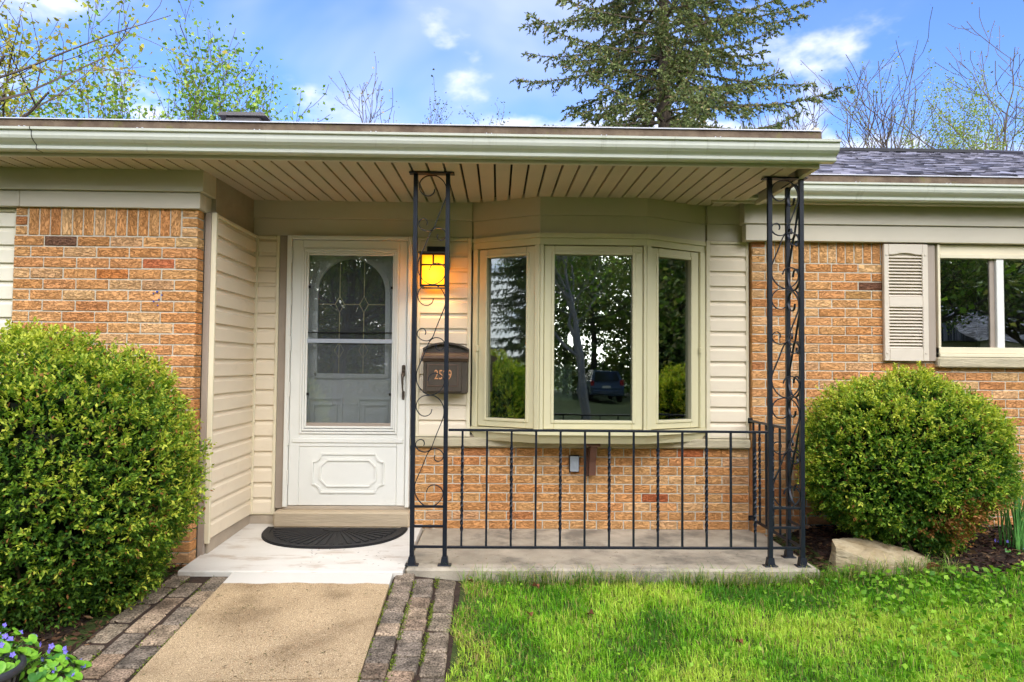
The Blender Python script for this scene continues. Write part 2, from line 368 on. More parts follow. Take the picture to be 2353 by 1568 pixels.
def walk_material():
    m = bpy.data.materials.new('aggregate_walk'); m.use_nodes = True; nt = m.node_tree; bs = nt.nodes['Principled BSDF']; bs.inputs['Roughness'].default_value = .85
    g = nt.nodes.new('ShaderNodeNewGeometry'); s = nt.nodes.new('ShaderNodeSeparateXYZ'); nt.links.new(g.outputs['Position'], s.inputs[0])
    f = nt.nodes.new('ShaderNodeTexNoise'); f.inputs['Scale'].default_value = 230; f.inputs['Detail'].default_value = 3; nt.links.new(g.outputs['Position'], f.inputs['Vector'])
    fr = ramp(nt, [(.32, L(108,92,68)), (.45, L(172,150,116)), (.58, L(194,172,136)), (.68, L(226,210,178))]); nt.links.new(f.outputs[0], fr.inputs[0])
    l = nt.nodes.new('ShaderNodeTexNoise'); l.inputs['Scale'].default_value = 3.4; l.inputs['Detail'].default_value = 9; nt.links.new(g.outputs['Position'], l.inputs['Vector'])
    lr = ramp(nt, [(.34, (.62,.56,.48)), (.47, (.90,.84,.76)), (.66, (1.06,1.0,.92))]); nt.links.new(l.outputs[0], lr.inputs[0])
    base = mixc(nt, 1.0, fr.outputs[0], lr.outputs[0], 'MULTIPLY')
    w = nt.nodes.new('ShaderNodeTexNoise'); w.inputs['Scale'].default_value = 4; w.inputs['Detail'].default_value = 8; nt.links.new(g.outputs['Position'], w.inputs['Vector'])
    yy = mth(nt, 'ADD', s.outputs[1], mth(nt, 'MULTIPLY', mth(nt, 'SUBTRACT', w.outputs[0], .5), .09))
    mk = nt.nodes.new('ShaderNodeMapRange'); mk.inputs[1].default_value = -1.222; mk.inputs[2].default_value = -1.212; nt.links.new(yy, mk.inputs[0])
    nt.links.new(mixc(nt, mk.outputs[0], base, L(210,205,193)), bs.inputs['Base Color'])
    bp = nt.nodes.new('ShaderNodeBump'); bp.inputs['Distance'].default_value = .003; nt.links.new(f.outputs[0], bp.inputs['Height']); nt.links.new(bp.outputs[0], bs.inputs['Normal'])
    return m
WALK = walk_material()
def walk_z(y): return -0.005 + 0.094*(y+1.07)
b = B()
for y1, y0, xl1, xl0, xr1, xr0 in ((-1.07,-2.205,-1.545,-1.525,-.607,-.580),):
    vs = [(xl1,y1,walk_z(y1)),(xr1,y1,walk_z(y1)),(xr0,y0+.03,walk_z(y0)),(xl0,y0-.03,walk_z(y0))]
    b.add(vs + [(x,y,z-.15) for x,y,z in vs], [(0,1,2,3),(7,6,5,4),(0,4,5,1),(1,5,6,2),(2,6,7,3),(3,7,4,0)])
o = b.build('path', WALK); tag(o, 'tan aggregate concrete front walk, white painted where it meets the landing', 'path', kind='structure')
b = B(); vs = [(-1.525,-2.245,walk_z(-2.21)),(-.580,-2.185,walk_z(-2.21)),(-.56,-7.0,walk_z(-5.6)),(-1.5,-7.0,walk_z(-5.6))]
b.add(vs + [(x,y,z-.15) for x,y,z in vs], [(0,1,2,3),(7,6,5,4),(0,4,5,1),(1,5,6,2),(2,6,7,3),(3,7,4,0)])
o = b.build('path', WALK); tag(o, 'next slab of the tan concrete walk past the joint', 'path', kind='structure')

# ------------------------------------------------------------------ house
house = thing('house', 'tan brick ranch house with beige siding, recessed entry and bay window', 'house', (0, 0, 0))
def part(name, b, mat, parent=house, smooth=False, label=None):
    o = b.build(name, MT[mat] if isinstance(mat, str) else mat, parent, smooth)
    if label: o['label'] = label
    return o

PAL = [(L(221,158,100),28),(L(225,166,108),22),(L(216,150,92),18),(L(230,181,126),11),(L(210,148,90),9),(L(217,168,118),8),(L(200,134,84),2.4),(L(200,170,126),1.2),(L(198,118,76),.6)]
PALC = [c for c, w in PAL]; PALW = [w for c, w in PAL]
BR = {}
def brick_mesh(ln, h=.0592, dep=0.09):
    k = (round(ln,3), round(h,3), dep)
    if k not in BR:
        b = B(); b.box(-ln/2, ln/2, 0, dep, -h/2, h/2, .0035); BR[k] = b.mesh('brick', BRICK)
    return BR[k]
class Wall:
    """mortar panel with bricks as its children; what the shrubs hide is joined"""
    def __init__(s, mortar_boxes, face):
        b = B()
        for bx in mortar_boxes: b.box(*bx[:2], bx[2]-.003, *bx[3:])
        s.o = part('brick_wall', b, 'mortar'); s.face = face; s.jb = B(); s.list = []
    def brick(s, xc, zc, ln, h=.0592, vertical=False, col=None, hidden=False):
        c = col or rng.choices(PALC, PALW)[0]; k = rng.uniform(.92, 1.08); y = s.face + rng.uniform(-.002, .002)
        s.list.append((0 if hidden else ln*h/(y+5.153)**2, xc, y, zc, ln, h, vertical, (min(1,c[0]*k), min(1,c[1]*k*rng.uniform(.97,1.03)), min(1,c[2]*k), 1)))
    def done(s): WALLS.append(s)
WALLS = []
def lay_bricks(most=300):
    order = sorted((r[0] for w in WALLS for r in w.list), reverse=True); cut = order[min(most, len(order)-1)]; left = most
    for w in WALLS:
        for a, xc, y, zc, ln, h, vert, col in w.list:
            if a > 0 and a >= cut and left > 0:
                left -= 1; o = link('brick', brick_mesh(ln, h), w.o, (xc, y, zc), (0, (R(90) if vert else 0) + rng.uniform(-.004,.004), 0)); o.color = col
            elif vert: w.jb.box(xc-h/2, xc+h/2, y, y+.09, zc-ln/2, zc+ln/2, .0035)
            else: w.jb.box(xc-ln/2, xc+ln/2, y, y+.09, zc-h/2, zc+h/2, .0035)
        if w.jb.v: o = w.jb.build('brick', BRICKS, w.o); o['kind'] = 'stuff'
P = .0677; BL = .2032
def course(w, z, x0, x1, off, hid, special=None):
    """running-bond course between x0 and x1"""
    x = x0 - off; i = 0
    while x < x1 - .012:
        a = max(x, x0); c = min(x + BL, x1)
        if c - a > .03:
            c = x1 if x1 - c < .05 else c; a2 = a + (.0043 if a > x0 else 0); c2 = c - (.0043 if c < x1 else 0); xc = (a2+c2)/2
            w.brick(xc, z, round(c2-a2, 3), hidden=hid(xc, z), col=(special or {}).get(i))
            i += 1
        x += BL
        if c >= x1: break

# left wing pier
wl = Wall([(-3.03+.004, -1.902, -.842, -.70, -.4, 2.19)], -.85)
DK = L(126,86,64); RED = L(202,118,76); PUR = L(70,46,44)
hidL = lambda x, z: ((x+2.80)/.90)**2 + ((z-.42)/.90)**2 < .72
x0, x1 = -3.03, -1.892
for k in range(3):
    z = 2.012 + .0615*(k+.5)
    w_ = .078; wl.brick(x0+w_/2, z, .068, .052); wl.brick(x1-.052, z, .096, .052)
n = 14; xs = x0 + .082; stp = (x1 - .108 - xs)/n
for k in range(n): wl.brick(xs + stp*(k+.5), 2.012+.092, .176, stp-.0085, True)
for r in range(31):
    z = 2.012 - P*(r+.5); spc = {0: {1: L(128,92,70), 5: L(226,184,126)}, 2: {4: RED}, 3: {3: L(206,130,70)}, 19: {4: RED}}.get(r)
    course(wl, z, x0, x1, .1016 if r % 2 else .02, hidL, spc)
wl.done()
b = B(); b.box(-8.6, -3.034, -.79, -.70, -.4, 2.19); part('wall', b, 'siding_pale')

b = B(); _r = random.Random(2)
for dx, dz, q in ((0,0,.006),(-.022,-.012,.004),(.012,-.05,.0045),(-.02,-.06,.005),(.006,-.085,.004),(.03,-.02,.004)): b.tube([(-2.135+dx,-.858,1.665+dz),(-2.135+dx,-.8515,1.665+dz)], q, 8)
part('paint_fleck', b, M('blue_paint', L(50,80,170), .6, .2, 30)); bpy.data.objects['paint_fleck']['kind'] = 'stuff'
# knee wall below the bay window
wk = Wall([(-.640, 1.905, .008, .12, -.05, .615)], 0.0)
for r in range(9):
    z = .612 - P*(r+.5) - .003
    course(wk, z, -.636, 1.902, .1016 if r % 2 else .035, lambda x, z: False, {4: {6: RED, 3: L(190,120,74)}, 1: {5: L(222,172,100), 8: L(224,176,104)}, 0: {8: L(172,136,84), 10: L(200,116,70)}, 5: {9: L(184,104,62)}, 3: {5: L(178,140,98)}}.get(r))
wk.done()

# right wing
hidR = lambda x, z: ((x-3.08)/.86)**2 + ((z-.45)/.80)**2 < .70 or x > 4.02
wr = Wall([(1.915, 3.305, -.052, .12, -.4, 2.19), (3.305, 5.1, -.052, .12, -.4, 1.30), (5.1, 12.3, -.052, .12, -.4, 2.19)], -.06)
x0, x1 = 1.911, 3.31
for k in range(3): wr.brick(x0+.052, 2.018 + .057*(k+.5), .096, .049)
n = 18; xs = x0 + .108; stp = .0675
for k in range(n): wr.brick(xs + stp*(k+.5), 2.018+.086, .164, stp-.009, True, hidden=(xs+stp*k > 2.92))
for r in range(31):
    z = 2.018 - P*(r+.5); xe = 3.31 if z > 1.27 else 7.0
    spc = {2: {4: DK}, 3: {4: L(188,140,86)}}.get(r)
    course(wr, z, x0, xe, .1016 if r % 2 else .0, lambda x, z: hidR(x, z) or (2.93 < x < 3.31 and z > 1.33), spc)
    if z > 1.27: course(wr, z, 5.1, 7.0, .1016 if r % 2 else .0, lambda x, z: True)
wr.done()
lay_bricks()
b = B(); b.box(1.911, 1.917, -.05, .05, -.1, 2.19); part('wall_return', b, BRICKS)

# backing walls of the recess (behind the siding)
b = B()
for bx in [(-1.95,-1.60,.012,.14,-.05,2.6),(-.64,-.22,.012,.14,.60,2.6),(1.60,1.99,.012,.14,.60,2.6),(-1.60,-.64,.012,.14,2.18,2.6),(-.22,1.60,.012,.14,2.2,2.6),(-.22,1.6,.012,.14,.60,.70)]: b.box(*bx)
part('wall', b, 'found')
b = B(); b.box(-1.95, -1.846, -.70, .012, -.4, 2.6); part('wall', b, 'found')
b = B()   # rest of the shell
for bx in [(-8.6,-8.5,-.7,9,-.4,2.6),(12.2,12.3,0,9,-.4,2.6),(-8.6,12.3,8.9,9,-.4,2.6),(-8.6,12.3,.2,9,2.60,2.64),(-8.6,12.3,.2,9,-.3,-.1)]: b.box(*bx)
part('shell', b, 'room')

# siding panels: every lap board is a piece
PROF = [(0,0),(.0195,.0),(.020,.004),(.0185,.078),(.007,.092),(.004,.1143),(0,.1143)]
LB = {}
def lap_board(parent, x0, x1, z, face='y', pos=0.0, h=.1143, mat='siding'):
    k = (round(x1-x0,3), face, mat)
    if k not in LB:
        b = B()
        if face == 'y': b.extrude([(-d, zz) for d, zz in PROF], 'x', -(x1-x0)/2, (x1-x0)/2)
        else: b.extrude([(d, zz) for d, zz in PROF], 'y', -(x1-x0)/2, (x1-x0)/2)
        LB[k] = b.mesh('lap_board', MT[mat])
    c = (x0+x1)/2
    link('lap_board', LB[k], parent, (c, pos, z) if face == 'y' else (pos, c, z))
def siding_panel(x0, x1, z0, z1, face='y', pos=0.0, edges=(.022, .022), mat='siding', top=True):
    b = B()
    if face == 'y':
        if edges[0]: b.box(x0-edges[0], x0, pos-.022, pos+.008, z0-.012, z1, .003)
        if edges[1]: b.box(x1, x1+edges[1], pos-.022, pos+.008, z0-.012, z1, .003)
        b.box(x0, x1, pos-.018, pos+.006, z0-.011, z0+.004, .002)
        if top: b.box(x0, x1, pos-.024, pos+.006, z1-.022, z1-.001, .003)
    else:
        b.box(pos-.008, pos+.020, x0-.024, x0, z0-.03, z1, .003)
        b.box(pos-.006, pos+.022, x0, x1, z1-.022, z1-.001, .003)
    o = part('siding_panel', b, 'trim_pale')
    z = z0
    while z < z1 - .03:
        lap_board(o, x0+.001, x1-.001, z, face, pos, mat=mat); z += .1143
    return o
siding_panel(-1.806, -1.670, .117, 2.186, edges=(.030, .023))
siding_panel(-.589, -.236, .700, 2.186, edges=(.022, .030))
siding_panel(1.606, 1.880, .700, 2.186, edges=(.030, .022))
siding_panel(-.735, -.022, .11, 2.186, 'x', -1.838)
siding_panel(-4.6, -3.05, -.10, 2.186, pos=-.80, edges=(0, .016), mat='siding_pale')

# trims around the recess
b = B(); b.box(-1.889, -1.849, -.760, -.70, -.02, 2.19, .003); part('corner_trim', b, 'taupe')
b = B(); b.box(-1.848, -1.815, -.7595, -.733, .10, 2.19, .003); part('corner_trim', b, 'trim_pale')
b = B(); b.box(-1.846, -1.834, -.733, 0, .0, .112); b.box(-1.84, -1.647, -.006, .02, .03, .104); part('foundation', b, 'found')
b = B(); b.box(-1.646, -1.584, -.014, .03, .150, 2.186, .003); part('door_trim', b, 'taupe')
b = B(); b.box(-.650, -.612, -.010, .03, .64, 2.186, .003); part('door_trim', b, 'taupe')

# frieze boards: upper and lower band
def frieze(name, x0, x1, yu, yl, z0, z1, z2): 
    b = B(); b.box(x0, x1, yl, yl+.05, z0, z1-.002, .003); part(name, b, 'frieze')
    b = B(); b.box(x0-.012, x1+.012, yu, yu+.07, z1, z2, .003); part(name, b, 'frieze')
b = B(); b.box(-2.99, -1.876, -.872, -.80, 2.188, 2.290, .003); part('frieze_board', b, 'frieze')
b = B(); b.box(-4.6, -2.994, -.870, -.78, 2.190, 2.290, .003); part('frieze_board', b, 'frieze')
b = B(); b.box(-4.6, -1.851, -.892, -.78, 2.292, 2.44, .003); part('frieze_board', b, 'frieze')
b = B(); b.box(-1.93, -1.8755, -.799, -.014, 2.186, 2.290, .002); part('frieze_board', b, 'frieze')   # side return
b = B(); b.box(-1.93, -1.8505, -.779, -.024, 2.292, 2.47, .002); part('frieze_board', b, 'frieze')
b = B(); b.box(-1.93, -.205, -.013, .03, 2.188, 2.316, .002); part('frieze_board', b, 'frieze')
b = B(); b.box(-1.93, -.205, -.023, .03, 2.318, 2.50, .002); part('frieze_board', b, 'frieze')
b = B(); b.box(1.585, 1.93, -.013, .03, 2.188, 2.316, .002); part('frieze_board', b, 'frieze')
b = B(); b.box(1.585, 1.93, -.023, .03, 2.318, 2.50, .002); part('frieze_board', b, 'frieze')
b = B(); b.box(1.848, 12.3, -.108, -.02, 2.178, 2.302, .003); part('frieze_board', b, 'frieze')
b = B(); b.box(1.832, 12.3, -.124, -.02, 2.304, 2.47, .003); part('frieze_board', b, 'frieze')

# stone sill on the knee wall
b = B(); b.box(-.648, 1.906, -.042, .02, .616, .684, .008); part('stone_sill', b, 'stone_sill')

# ------------------------------------------------------------------ bay window
A, Bp, Cp, Dp = Vector((-.19,0)), Vector((.298,-.262)), Vector((1.067,-.262)), Vector((1.57,0))
def off_poly(d, back=.05):
    """bay outline offset outwards by d (in front of the wall)"""
    pts = [A, Bp, Cp, Dp]; ns = []
    for p, q in zip(pts, pts[1:]): t = (q-p).normalized(); ns.append(Vector((t.y, -t.x)))
    out = [pts[0] + ns[0]*d/max(.3, abs(ns[0].y))*1.0 if False else Vector((pts[0].x - d*1.1, 0))]
    for i in (1, 2): nb = (ns[i-1]+ns[i]).normalized(); out.append(pts[i] + nb*d/nb.dot(ns[i]))
    out.append(Vector((pts[3].x + d*1.1, 0)))
    return [(v.x, v.y) for v in out] + [(out[-1].x, back), (out[0].x, back)]
def prism(poly_lo, poly_hi, z0, z1):
    b = B(); n = len(poly_lo)
    b.add([(x,y,z0) for x,y in poly_lo] + [(x,y,z1) for x,y in poly_hi], [tuple(range(n))[::-1], tuple(range(n,2*n))] + [(i,(i+1)%n,n+(i+1)%n,n+i) for i in range(n)])
    return b
part('bay_frieze', prism(off_poly(.006), off_poly(.006), 2.182, 2.312), 'frieze')
part('bay_frieze', prism(off_poly(.014), off_poly(.014), 2.314, 2.50), 'frieze')
b = prism(off_poly(.030), off_poly(.030), 2.148, 2.180)
bayw = part('bay_window', b, 'bay')
part('header', prism(off_poly(.010), off_poly(.010), 2.100, 2.147), 'bay', bayw)
part('sill', prism(off_poly(.034), off_poly(.034), .733, .766), 'bay', bayw)
part('sill_apron', prism(off_poly(-.03), off_poly(.014), .668, .732), 'bay', bayw)
def bay_face(p, q, sash, glass, lock):
    t = (q-p).normalized(); nrm = Vector((t.y, -t.x)); ln = (q-p).length
    Mx = Matrix(((t.x, -nrm.x, 0, p.x), (t.y, -nrm.y, 0, p.y), (0, 0, 1, 0), (0, 0, 0, 1)))   # u along, v inwards, z up
    def bb(*boxes, be=.004):
        b = B(); b.M = Mx
        for x in boxes: b.box(*x, be)
        return b
    part('frame', bb((.0,sash[0]-.003,-.012,.06,.766,2.10),(sash[1]+.003,ln,-.012,.06,.766,2.10)), 'bay', bayw)
    s0, s1 = sash; g0, g1 = glass; z0, z1, h0, h1 = .772, 2.094, .836, 2.030
    part('sash', bb((s0,g0,.004,.05,z0,z1),(g1,s1,.004,.05,z0,z1),(g0,g1,.004,.05,z0,h0),(g0,g1,.004,.05,h1,z1),
                    (g0-.022,g0,-.004,.02,h0-.022,h1+.022),(g1,g1+.022,-.004,.02,h0-.022,h1+.022),(g0,g1,-.004,.02,h0-.022,h0),(g0,g1,-.004,.02,h1,h1+.022)), 'bay', bayw)
    part('sash_gap', bb((s0-.004,s1+.004,.03,.04,z0-.006,z0-.001),(s0-.004,s1+.004,.03,.04,z1+.001,z1+.005), be=0), 'black', bayw)
    part('pane', bb((g0-.006,g1+.006,.030,.036,h0-.006,h1+.006), be=0), GLASS, bayw)
    if lock is not None: part('latch', bb((lock-.009,lock+.009,-.024,.0,1.33,1.375)), 'bay', bayw)
bay_face(A, Bp, (.045,.512), (.118,.443), .045)
bay_face(Bp, Cp, (.030,.745), (.104,.668), None)
bay_face(Cp, Dp, (.044,.510), (.114,.430), .510)
# room behind the bay
b = B()
for bx in [(-2.2,3.2,3.2,3.25,-.1,2.6),(-2.2,-2.15,.14,3.2,-.1,2.6),(3.15,3.2,.14,3.2,-.1,2.6)]: b.box(*bx)
part('interior_wall', b, 'room')
b = B(); pts = []
for i in range(61): u = i/60; pts.append((-.13+.25*u, .10 + .016*math.sin(u*34)))
b.add([(x,y,.70) for x,y in pts] + [(x,y,2.2) for x,y in pts], [(i,i+1,62+i,61+i) for i in range(60)]); part('curtain', b, 'curtain', bayw)
b = B(); b.box(.385,.545,-.17,-.164,.975,1.235); part('paper_sheet', b, 'paper', bayw)
# support bracket under the bay
b = B(); b.box(.652,.748,-.20,-.05,.640,.667,.004); br = part('bracket', b, 'brown')
b = B(); b.extrude([(-.185,.64),(-.115,.64),(-.062,.57),(-.05,.50),(-.05,.415),(-.11,.42),(-.118,.52)], 'x', .680, .728); part('arm', b, 'brown', br)
b = B(); b.box(.668,.690,-.052,-.0025,.405,.612,.003); part('wall_plate', b, 'brown', br)

# ------------------------------------------------------------------ front door
b = B(); b.box(-1.583,-1.549,-.045,.03,.165,2.186,.004); b.box(-.682,-.652,-.045,.03,.165,2.186,.004); b.box(-1.549,-.682,-.045,.03,2.157,2.186,.004)
door = part('storm_door', b, 'white')
Z0, Z1 = .176, 2.153
b = B()
b.box(-1.546,-1.470,-.032,.0,Z0,Z1,.004); b.box(-.748,-.685,-.032,.0,Z0,Z1,.004); b.box(-1.470,-.748,-.032,.0,2.088,Z1,.004); b.box(-1.470,-.748,-.032,.0,.610,.705,.004)
b.box(-1.470,-.748,-.026,.0,Z0,.610,.003)
part('door_leaf', b, 'white', door)
b = B()   # stepped glazing frame
for d, y in ((.0,-.042),(.016,-.037),(.032,-.030)):
    x0, x1, z0, z1 = -1.470+d, -.748-d, .705+d*1.3, 2.088-d
    w = .0155
    b.box(x0,x0+w,y,-.01,z0,z1,.003); b.box(x1-w,x1,y,-.01,z0,z1,.003); b.box(x0+w,x1-w,y,-.01,z0,z0+w,.003); b.box(x0+w,x1-w,y,-.01,z1-w,z1,.003)
part('glazing_frame', b, 'white', door)
b = B(); b.box(-1.52,-.70,-.0405,-.0325,.640,.672,.003); part('rail', b, 'white', door)
def oct_ring(cx, cz, hx, hz, cut, conc):
    pts = []
    for sx, sz in ((1,1),(-1,1),(-1,-1),(1,-1)):
        c = (cx+sx*hx, cz+sz*hz)
        if conc:
            a0 = [(c[0], c[1]-sz*cut), (c[0]-sx*cut, c[1])]
            arc = [(c[0]-sx*cut*math.sin(k/6*math.pi/2)*1.0, c[1]-sz*cut*math.cos(k/6*math.pi/2)) for k in range(7)]
        else: arc = [(c[0], c[1]-sz*cut), (c[0]-sx*cut, c[1])]
        if sx*sz < 0: arc = arc[::-1]
        pts += arc
    return pts + [pts[0]]
for args in ((-1.105,.415,.262,.142,.06,True),(-1.105,.415,.205,.096,.05,False)):
    b = B(); b.strap([(x,-.029,z) for x,z in oct_ring(*args)], .012, .012, (0,1,0)); part('raised_molding', b, 'white', door)
b = B(); b.box(-1.425,-.793,-.022,-.018,.745,2.048); part('pane', b, GLASS2, door)
b = B(); b.box(-1.425,-.793,-.014,-.013,.745,1.40); part('screen', b, SCREEN2, door)
b = B(); b.box(-1.425,-.793,-.012,-.011,1.40,2.048); part('screen', b, SCREEN, door)
b = B(); b.box(-1.428,-.790,-.032,-.014,1.380,1.412,.003); part('meeting_rail', b, 'greybox', door)
b = B(); b.box(-1.428,-.790,-.028,-.014,1.456,1.464,.002); part('pane_edge', b, 'black', door)
b = B(); b.box(-1.428,-.790,-.026,-.012,.757,.787,.002); part('bottom_rail', b, 'taupe', door)
for x in (-1.415, -.803):
    for z in (1.80, 1.00): b = B(); b.box(x-.008,x+.008,-.034,-.02,z-.009,z+.009,.002); part('clip', b, 'black', door)
for z in (.33, .62, .98, 1.32, 1.66, 1.98): b = B(); b.tube([(-1.5475,-.046,z),(-1.5475,-.046,z+.11)], .006, 8); part('hinge', b, 'white', door)
b = B()   # pull handle
b.box(-.717,-.690,-.046,-.030,1.135,1.222,.008)
han = part('handle', b, 'bronze', door)
b = B(); b.box(-.714,-.693,-.046,-.030,.962,1.030,.008); part('lower_plate', b, 'bronze', han)
b = B(); b.tube(catmull([(-.7045,-.045,1.165),(-.7045,-.085,1.14),(-.7045,-.088,1.09),(-.7035,-.080,1.04),(-.7035,-.052,1.005)],6), [.010,.011,.012,.0125,.012,.012,.011,.011,.010,.010,.009,.009,.008,.008,.007,.007,.007,.006,.006,.006,.006,.006,.006,.006,.006], 8); part('grip', b, 'bronze', han, True)
b = B(); b.box(-.712,-.696,-.075,-.044,1.165,1.19,.004); part('thumb_latch', b, 'bronze', han)
# entry door behind the storm door
Y = .075
b = B(); b.box(-1.60,-.64,Y,Y+.05,.12,2.16); ed = part('entry_door', b, 'door_in')
def arch_path(cx, zc, r, zb):
    return [(cx-r,Y-.006,zb)] + [(cx-r*math.cos(a),Y-.006,zc+r*math.sin(a)) for a in np.linspace(0,math.pi,25)] + [(cx+r,Y-.006,zb),(cx-r,Y-.006,zb)]
cx, rr = -1.119, .275
b = B(); b.strap(arch_path(cx, 1.77, rr, 1.135), .040, .026, (0,1,0)); part('arch_frame', b, 'door_in', ed)
poly = [(x,z) for x,_,z in arch_path(cx,1.77,rr-.018,1.152)][:-1]
b = B(); b.extrude(poly, 'y', Y-.004, Y-.001); part('pane', b, GLASS2, ed)
b = B(); b.extrude(poly, 'y', Y-.0009, Y+.03); part('pane_backing', b, M('leaded_glass_dark', (.10,.11,.09), .3, .3, 6), ed)
for s in (-1, 1):
    xx = cx + s*.092; dz = 1.68
    b = B(); yl = Y-.007
    b.strap([(xx,yl,1.155),(xx,yl,dz-.062)], .006, .004, (0,1,0)); b.strap([(xx,yl,dz+.062),(xx,yl,1.77+math.sqrt((rr-.02)**2-.092**2))], .006, .004, (0,1,0))
    b.strap([(xx-.034,yl,dz),(xx,yl,dz+.062),(xx+.034,yl,dz),(xx,yl,dz-.062),(xx-.034,yl,dz)], .006, .004, (0,1,0))
    b.strap([(xx+s*.034,yl,dz),(cx+s*(rr-.022),yl,dz)], .006, .004, (0,1,0)); b.strap([(xx-s*.034,yl,dz),(cx,yl,dz)], .006, .004, (0,1,0))
    b.strap([(xx-.034,yl,1.33),(xx,yl,1.392),(xx+.034,yl,1.33),(xx,yl,1.268),(xx-.034,yl,1.33)], .005, .004, (0,1,0))
    part('came', b, 'lead', ed)
    x0 = cx + s*.19
    b = B()
    for hx, hz in ((.125,.26),(.085,.215)): b.strap([(x0-hx,Y-.004,.70-hz),(x0+hx,Y-.004,.70-hz),(x0+hx,Y-.004,.70+hz),(x0-hx,Y-.004,.70+hz),(x0-hx,Y-.004,.70-hz)], .018, .030, (0,1,0))
    part('panel_molding', b, 'door_in', ed)
b = B(); b.box(-1.60,-.64,.03,.12,.10,.165); b.box(-1.585,-.66,-.03,.04,.145,.172,.003); part('door_saddle', b, 'found')
b = B(); b.box(-1.625,-.634,-.115,.02,.034,.146,.012); part('door_step', b, 'wood_step')

# ------------------------------------------------------------------ right wing window, shutter
b = B()
b.box(3.318,3.338,-.085,.0,1.318,2.172,.003); b.box(3.338,5.0,-.062,.0,2.100,2.172,.003); b.box(3.338,5.0,-.085,.0,2.066,2.099,.003)
b.box(3.318,5.0,-.09,.0,1.345,1.392,.003); b.box(3.318,5.0,-.10,.0,1.318,1.344,.003)
sw = part('window', b, 'trim_pale')
b = B(); b.box(3.775,3.832,-.075,-.02,1.392,2.066,.003); part('mullion', b, 'white', sw)
b = B(); b.box(3.735,3.774,-.055,-.02,1.392,2.066,.002); part('sash_stile', b, 'taupe', sw)
b = B(); b.box(3.338,3.775,-.045,-.040,1.392,2.066); part('pane', b, GLASS, sw)
b = B(); b.box(3.832,4.98,-.040,-.035,1.392,2.066); part('pane', b, GLASS, sw)
b = B(); b.box(3.30,5.02,-.105,.0,1.238,1.316,.01); part('stone_sill', b, 'stone_sill')
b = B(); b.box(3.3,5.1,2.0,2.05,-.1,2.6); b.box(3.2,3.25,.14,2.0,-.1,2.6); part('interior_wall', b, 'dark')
b = B(); b.box(2.900,2.938,-.098,-.066,1.285,2.166,.004); b.box(3.192,3.236,-.098,-.066,1.285,2.166,.004)
b.box(2.938,3.192,-.098,-.066,1.285,1.378,.003); b.box(2.938,3.192,-.098,-.066,1.690,1.768,.003); b.box(2.938,3.192,-.075,-.066,1.378,2.10)
b.extrude([(2.938,2.166),(2.938,2.088),(2.985,2.090),(3.02,2.098),(3.065,2.102),(3.11,2.098),(3.145,2.090),(3.192,2.088),(3.192,2.166)], 'y', -.0975, -.066)
sh = part('shutter', b, 'shutter')
b = B(); b.extrude([(-.096,-.0085),(-.0935,-.0108),(-.074,.006),(-.074,.0105)], 'x', -.1265, .1265); lou = b.mesh('louver', MT['shutter'])
for z0, z1, n in ((1.768,2.086,13),(1.378,1.690,13)):
    for k in range(n): link('louver', lou, sh, (3.065, 0, z0 + (z1-z0)*(k+.5)/n))
b = B(); b.tube([(0,-.0985,0),(0,-.1035,0)], .007, 10); pin = b.mesh('screw_cap', MT['shutter'])
for x in (2.919, 3.214):
    for z in (2.085, 1.345): link('screw_cap', pin, sh, (x, 0, z))
b = B(); b.box(3.238,3.302,-.078,-.05,1.285,2.168,.003); part('taupe_strip', b, 'taupe')  # taupe strip between shutter and window

# ------------------------------------------------------------------ eaves: soffit planks, fascia, gutters, roof
b = B(); b.box(-4.6, 1.870, -1.14, .03, 2.480, 2.50); sf = part('soffit', b, 'black')
def plank(parent, x, y0, y1, w=.0875, flat=None):
    b = B(); z = (lambda y: flat) if flat else sof
    for xa, xb, dz in ((x-w/2, x+w/2, 0),):
        b.add([(xa,y0,z(y0)),(xb,y0,z(y0)),(xb,y1,z(y1)),(xa,y1,z(y1)),(xa,y0,z(y0)+.024),(xb,y0,z(y0)+.024),(xb,y1,z(y1)+.024),(xa,y1,z(y1)+.024)],
              [(0,1,2,3),(4,7,6,5),(0,4,5,1),(2,6,7,3),(1,5,6,2),(3,7,4,0)])
    b.build('soffit_plank', MT['soffit'], parent)
k = -45
for k in range(-45, 19):
    x = .02 + k*.1016
    if x > 1.84 or x < -4.55: continue
    plank(sf, x, -1.145, -.885 if x < -1.86 else (.01 if x < -.2 or x > 1.55 else -.05))
b = B(); b.box(1.90, 12.3, -.215, .03, 2.475, 2.50); sf2 = part('soffit', b, 'black')
for k in range(26):
    plank(sf2, 1.955 + k*.1016, -.215, -.118, flat=2.447)
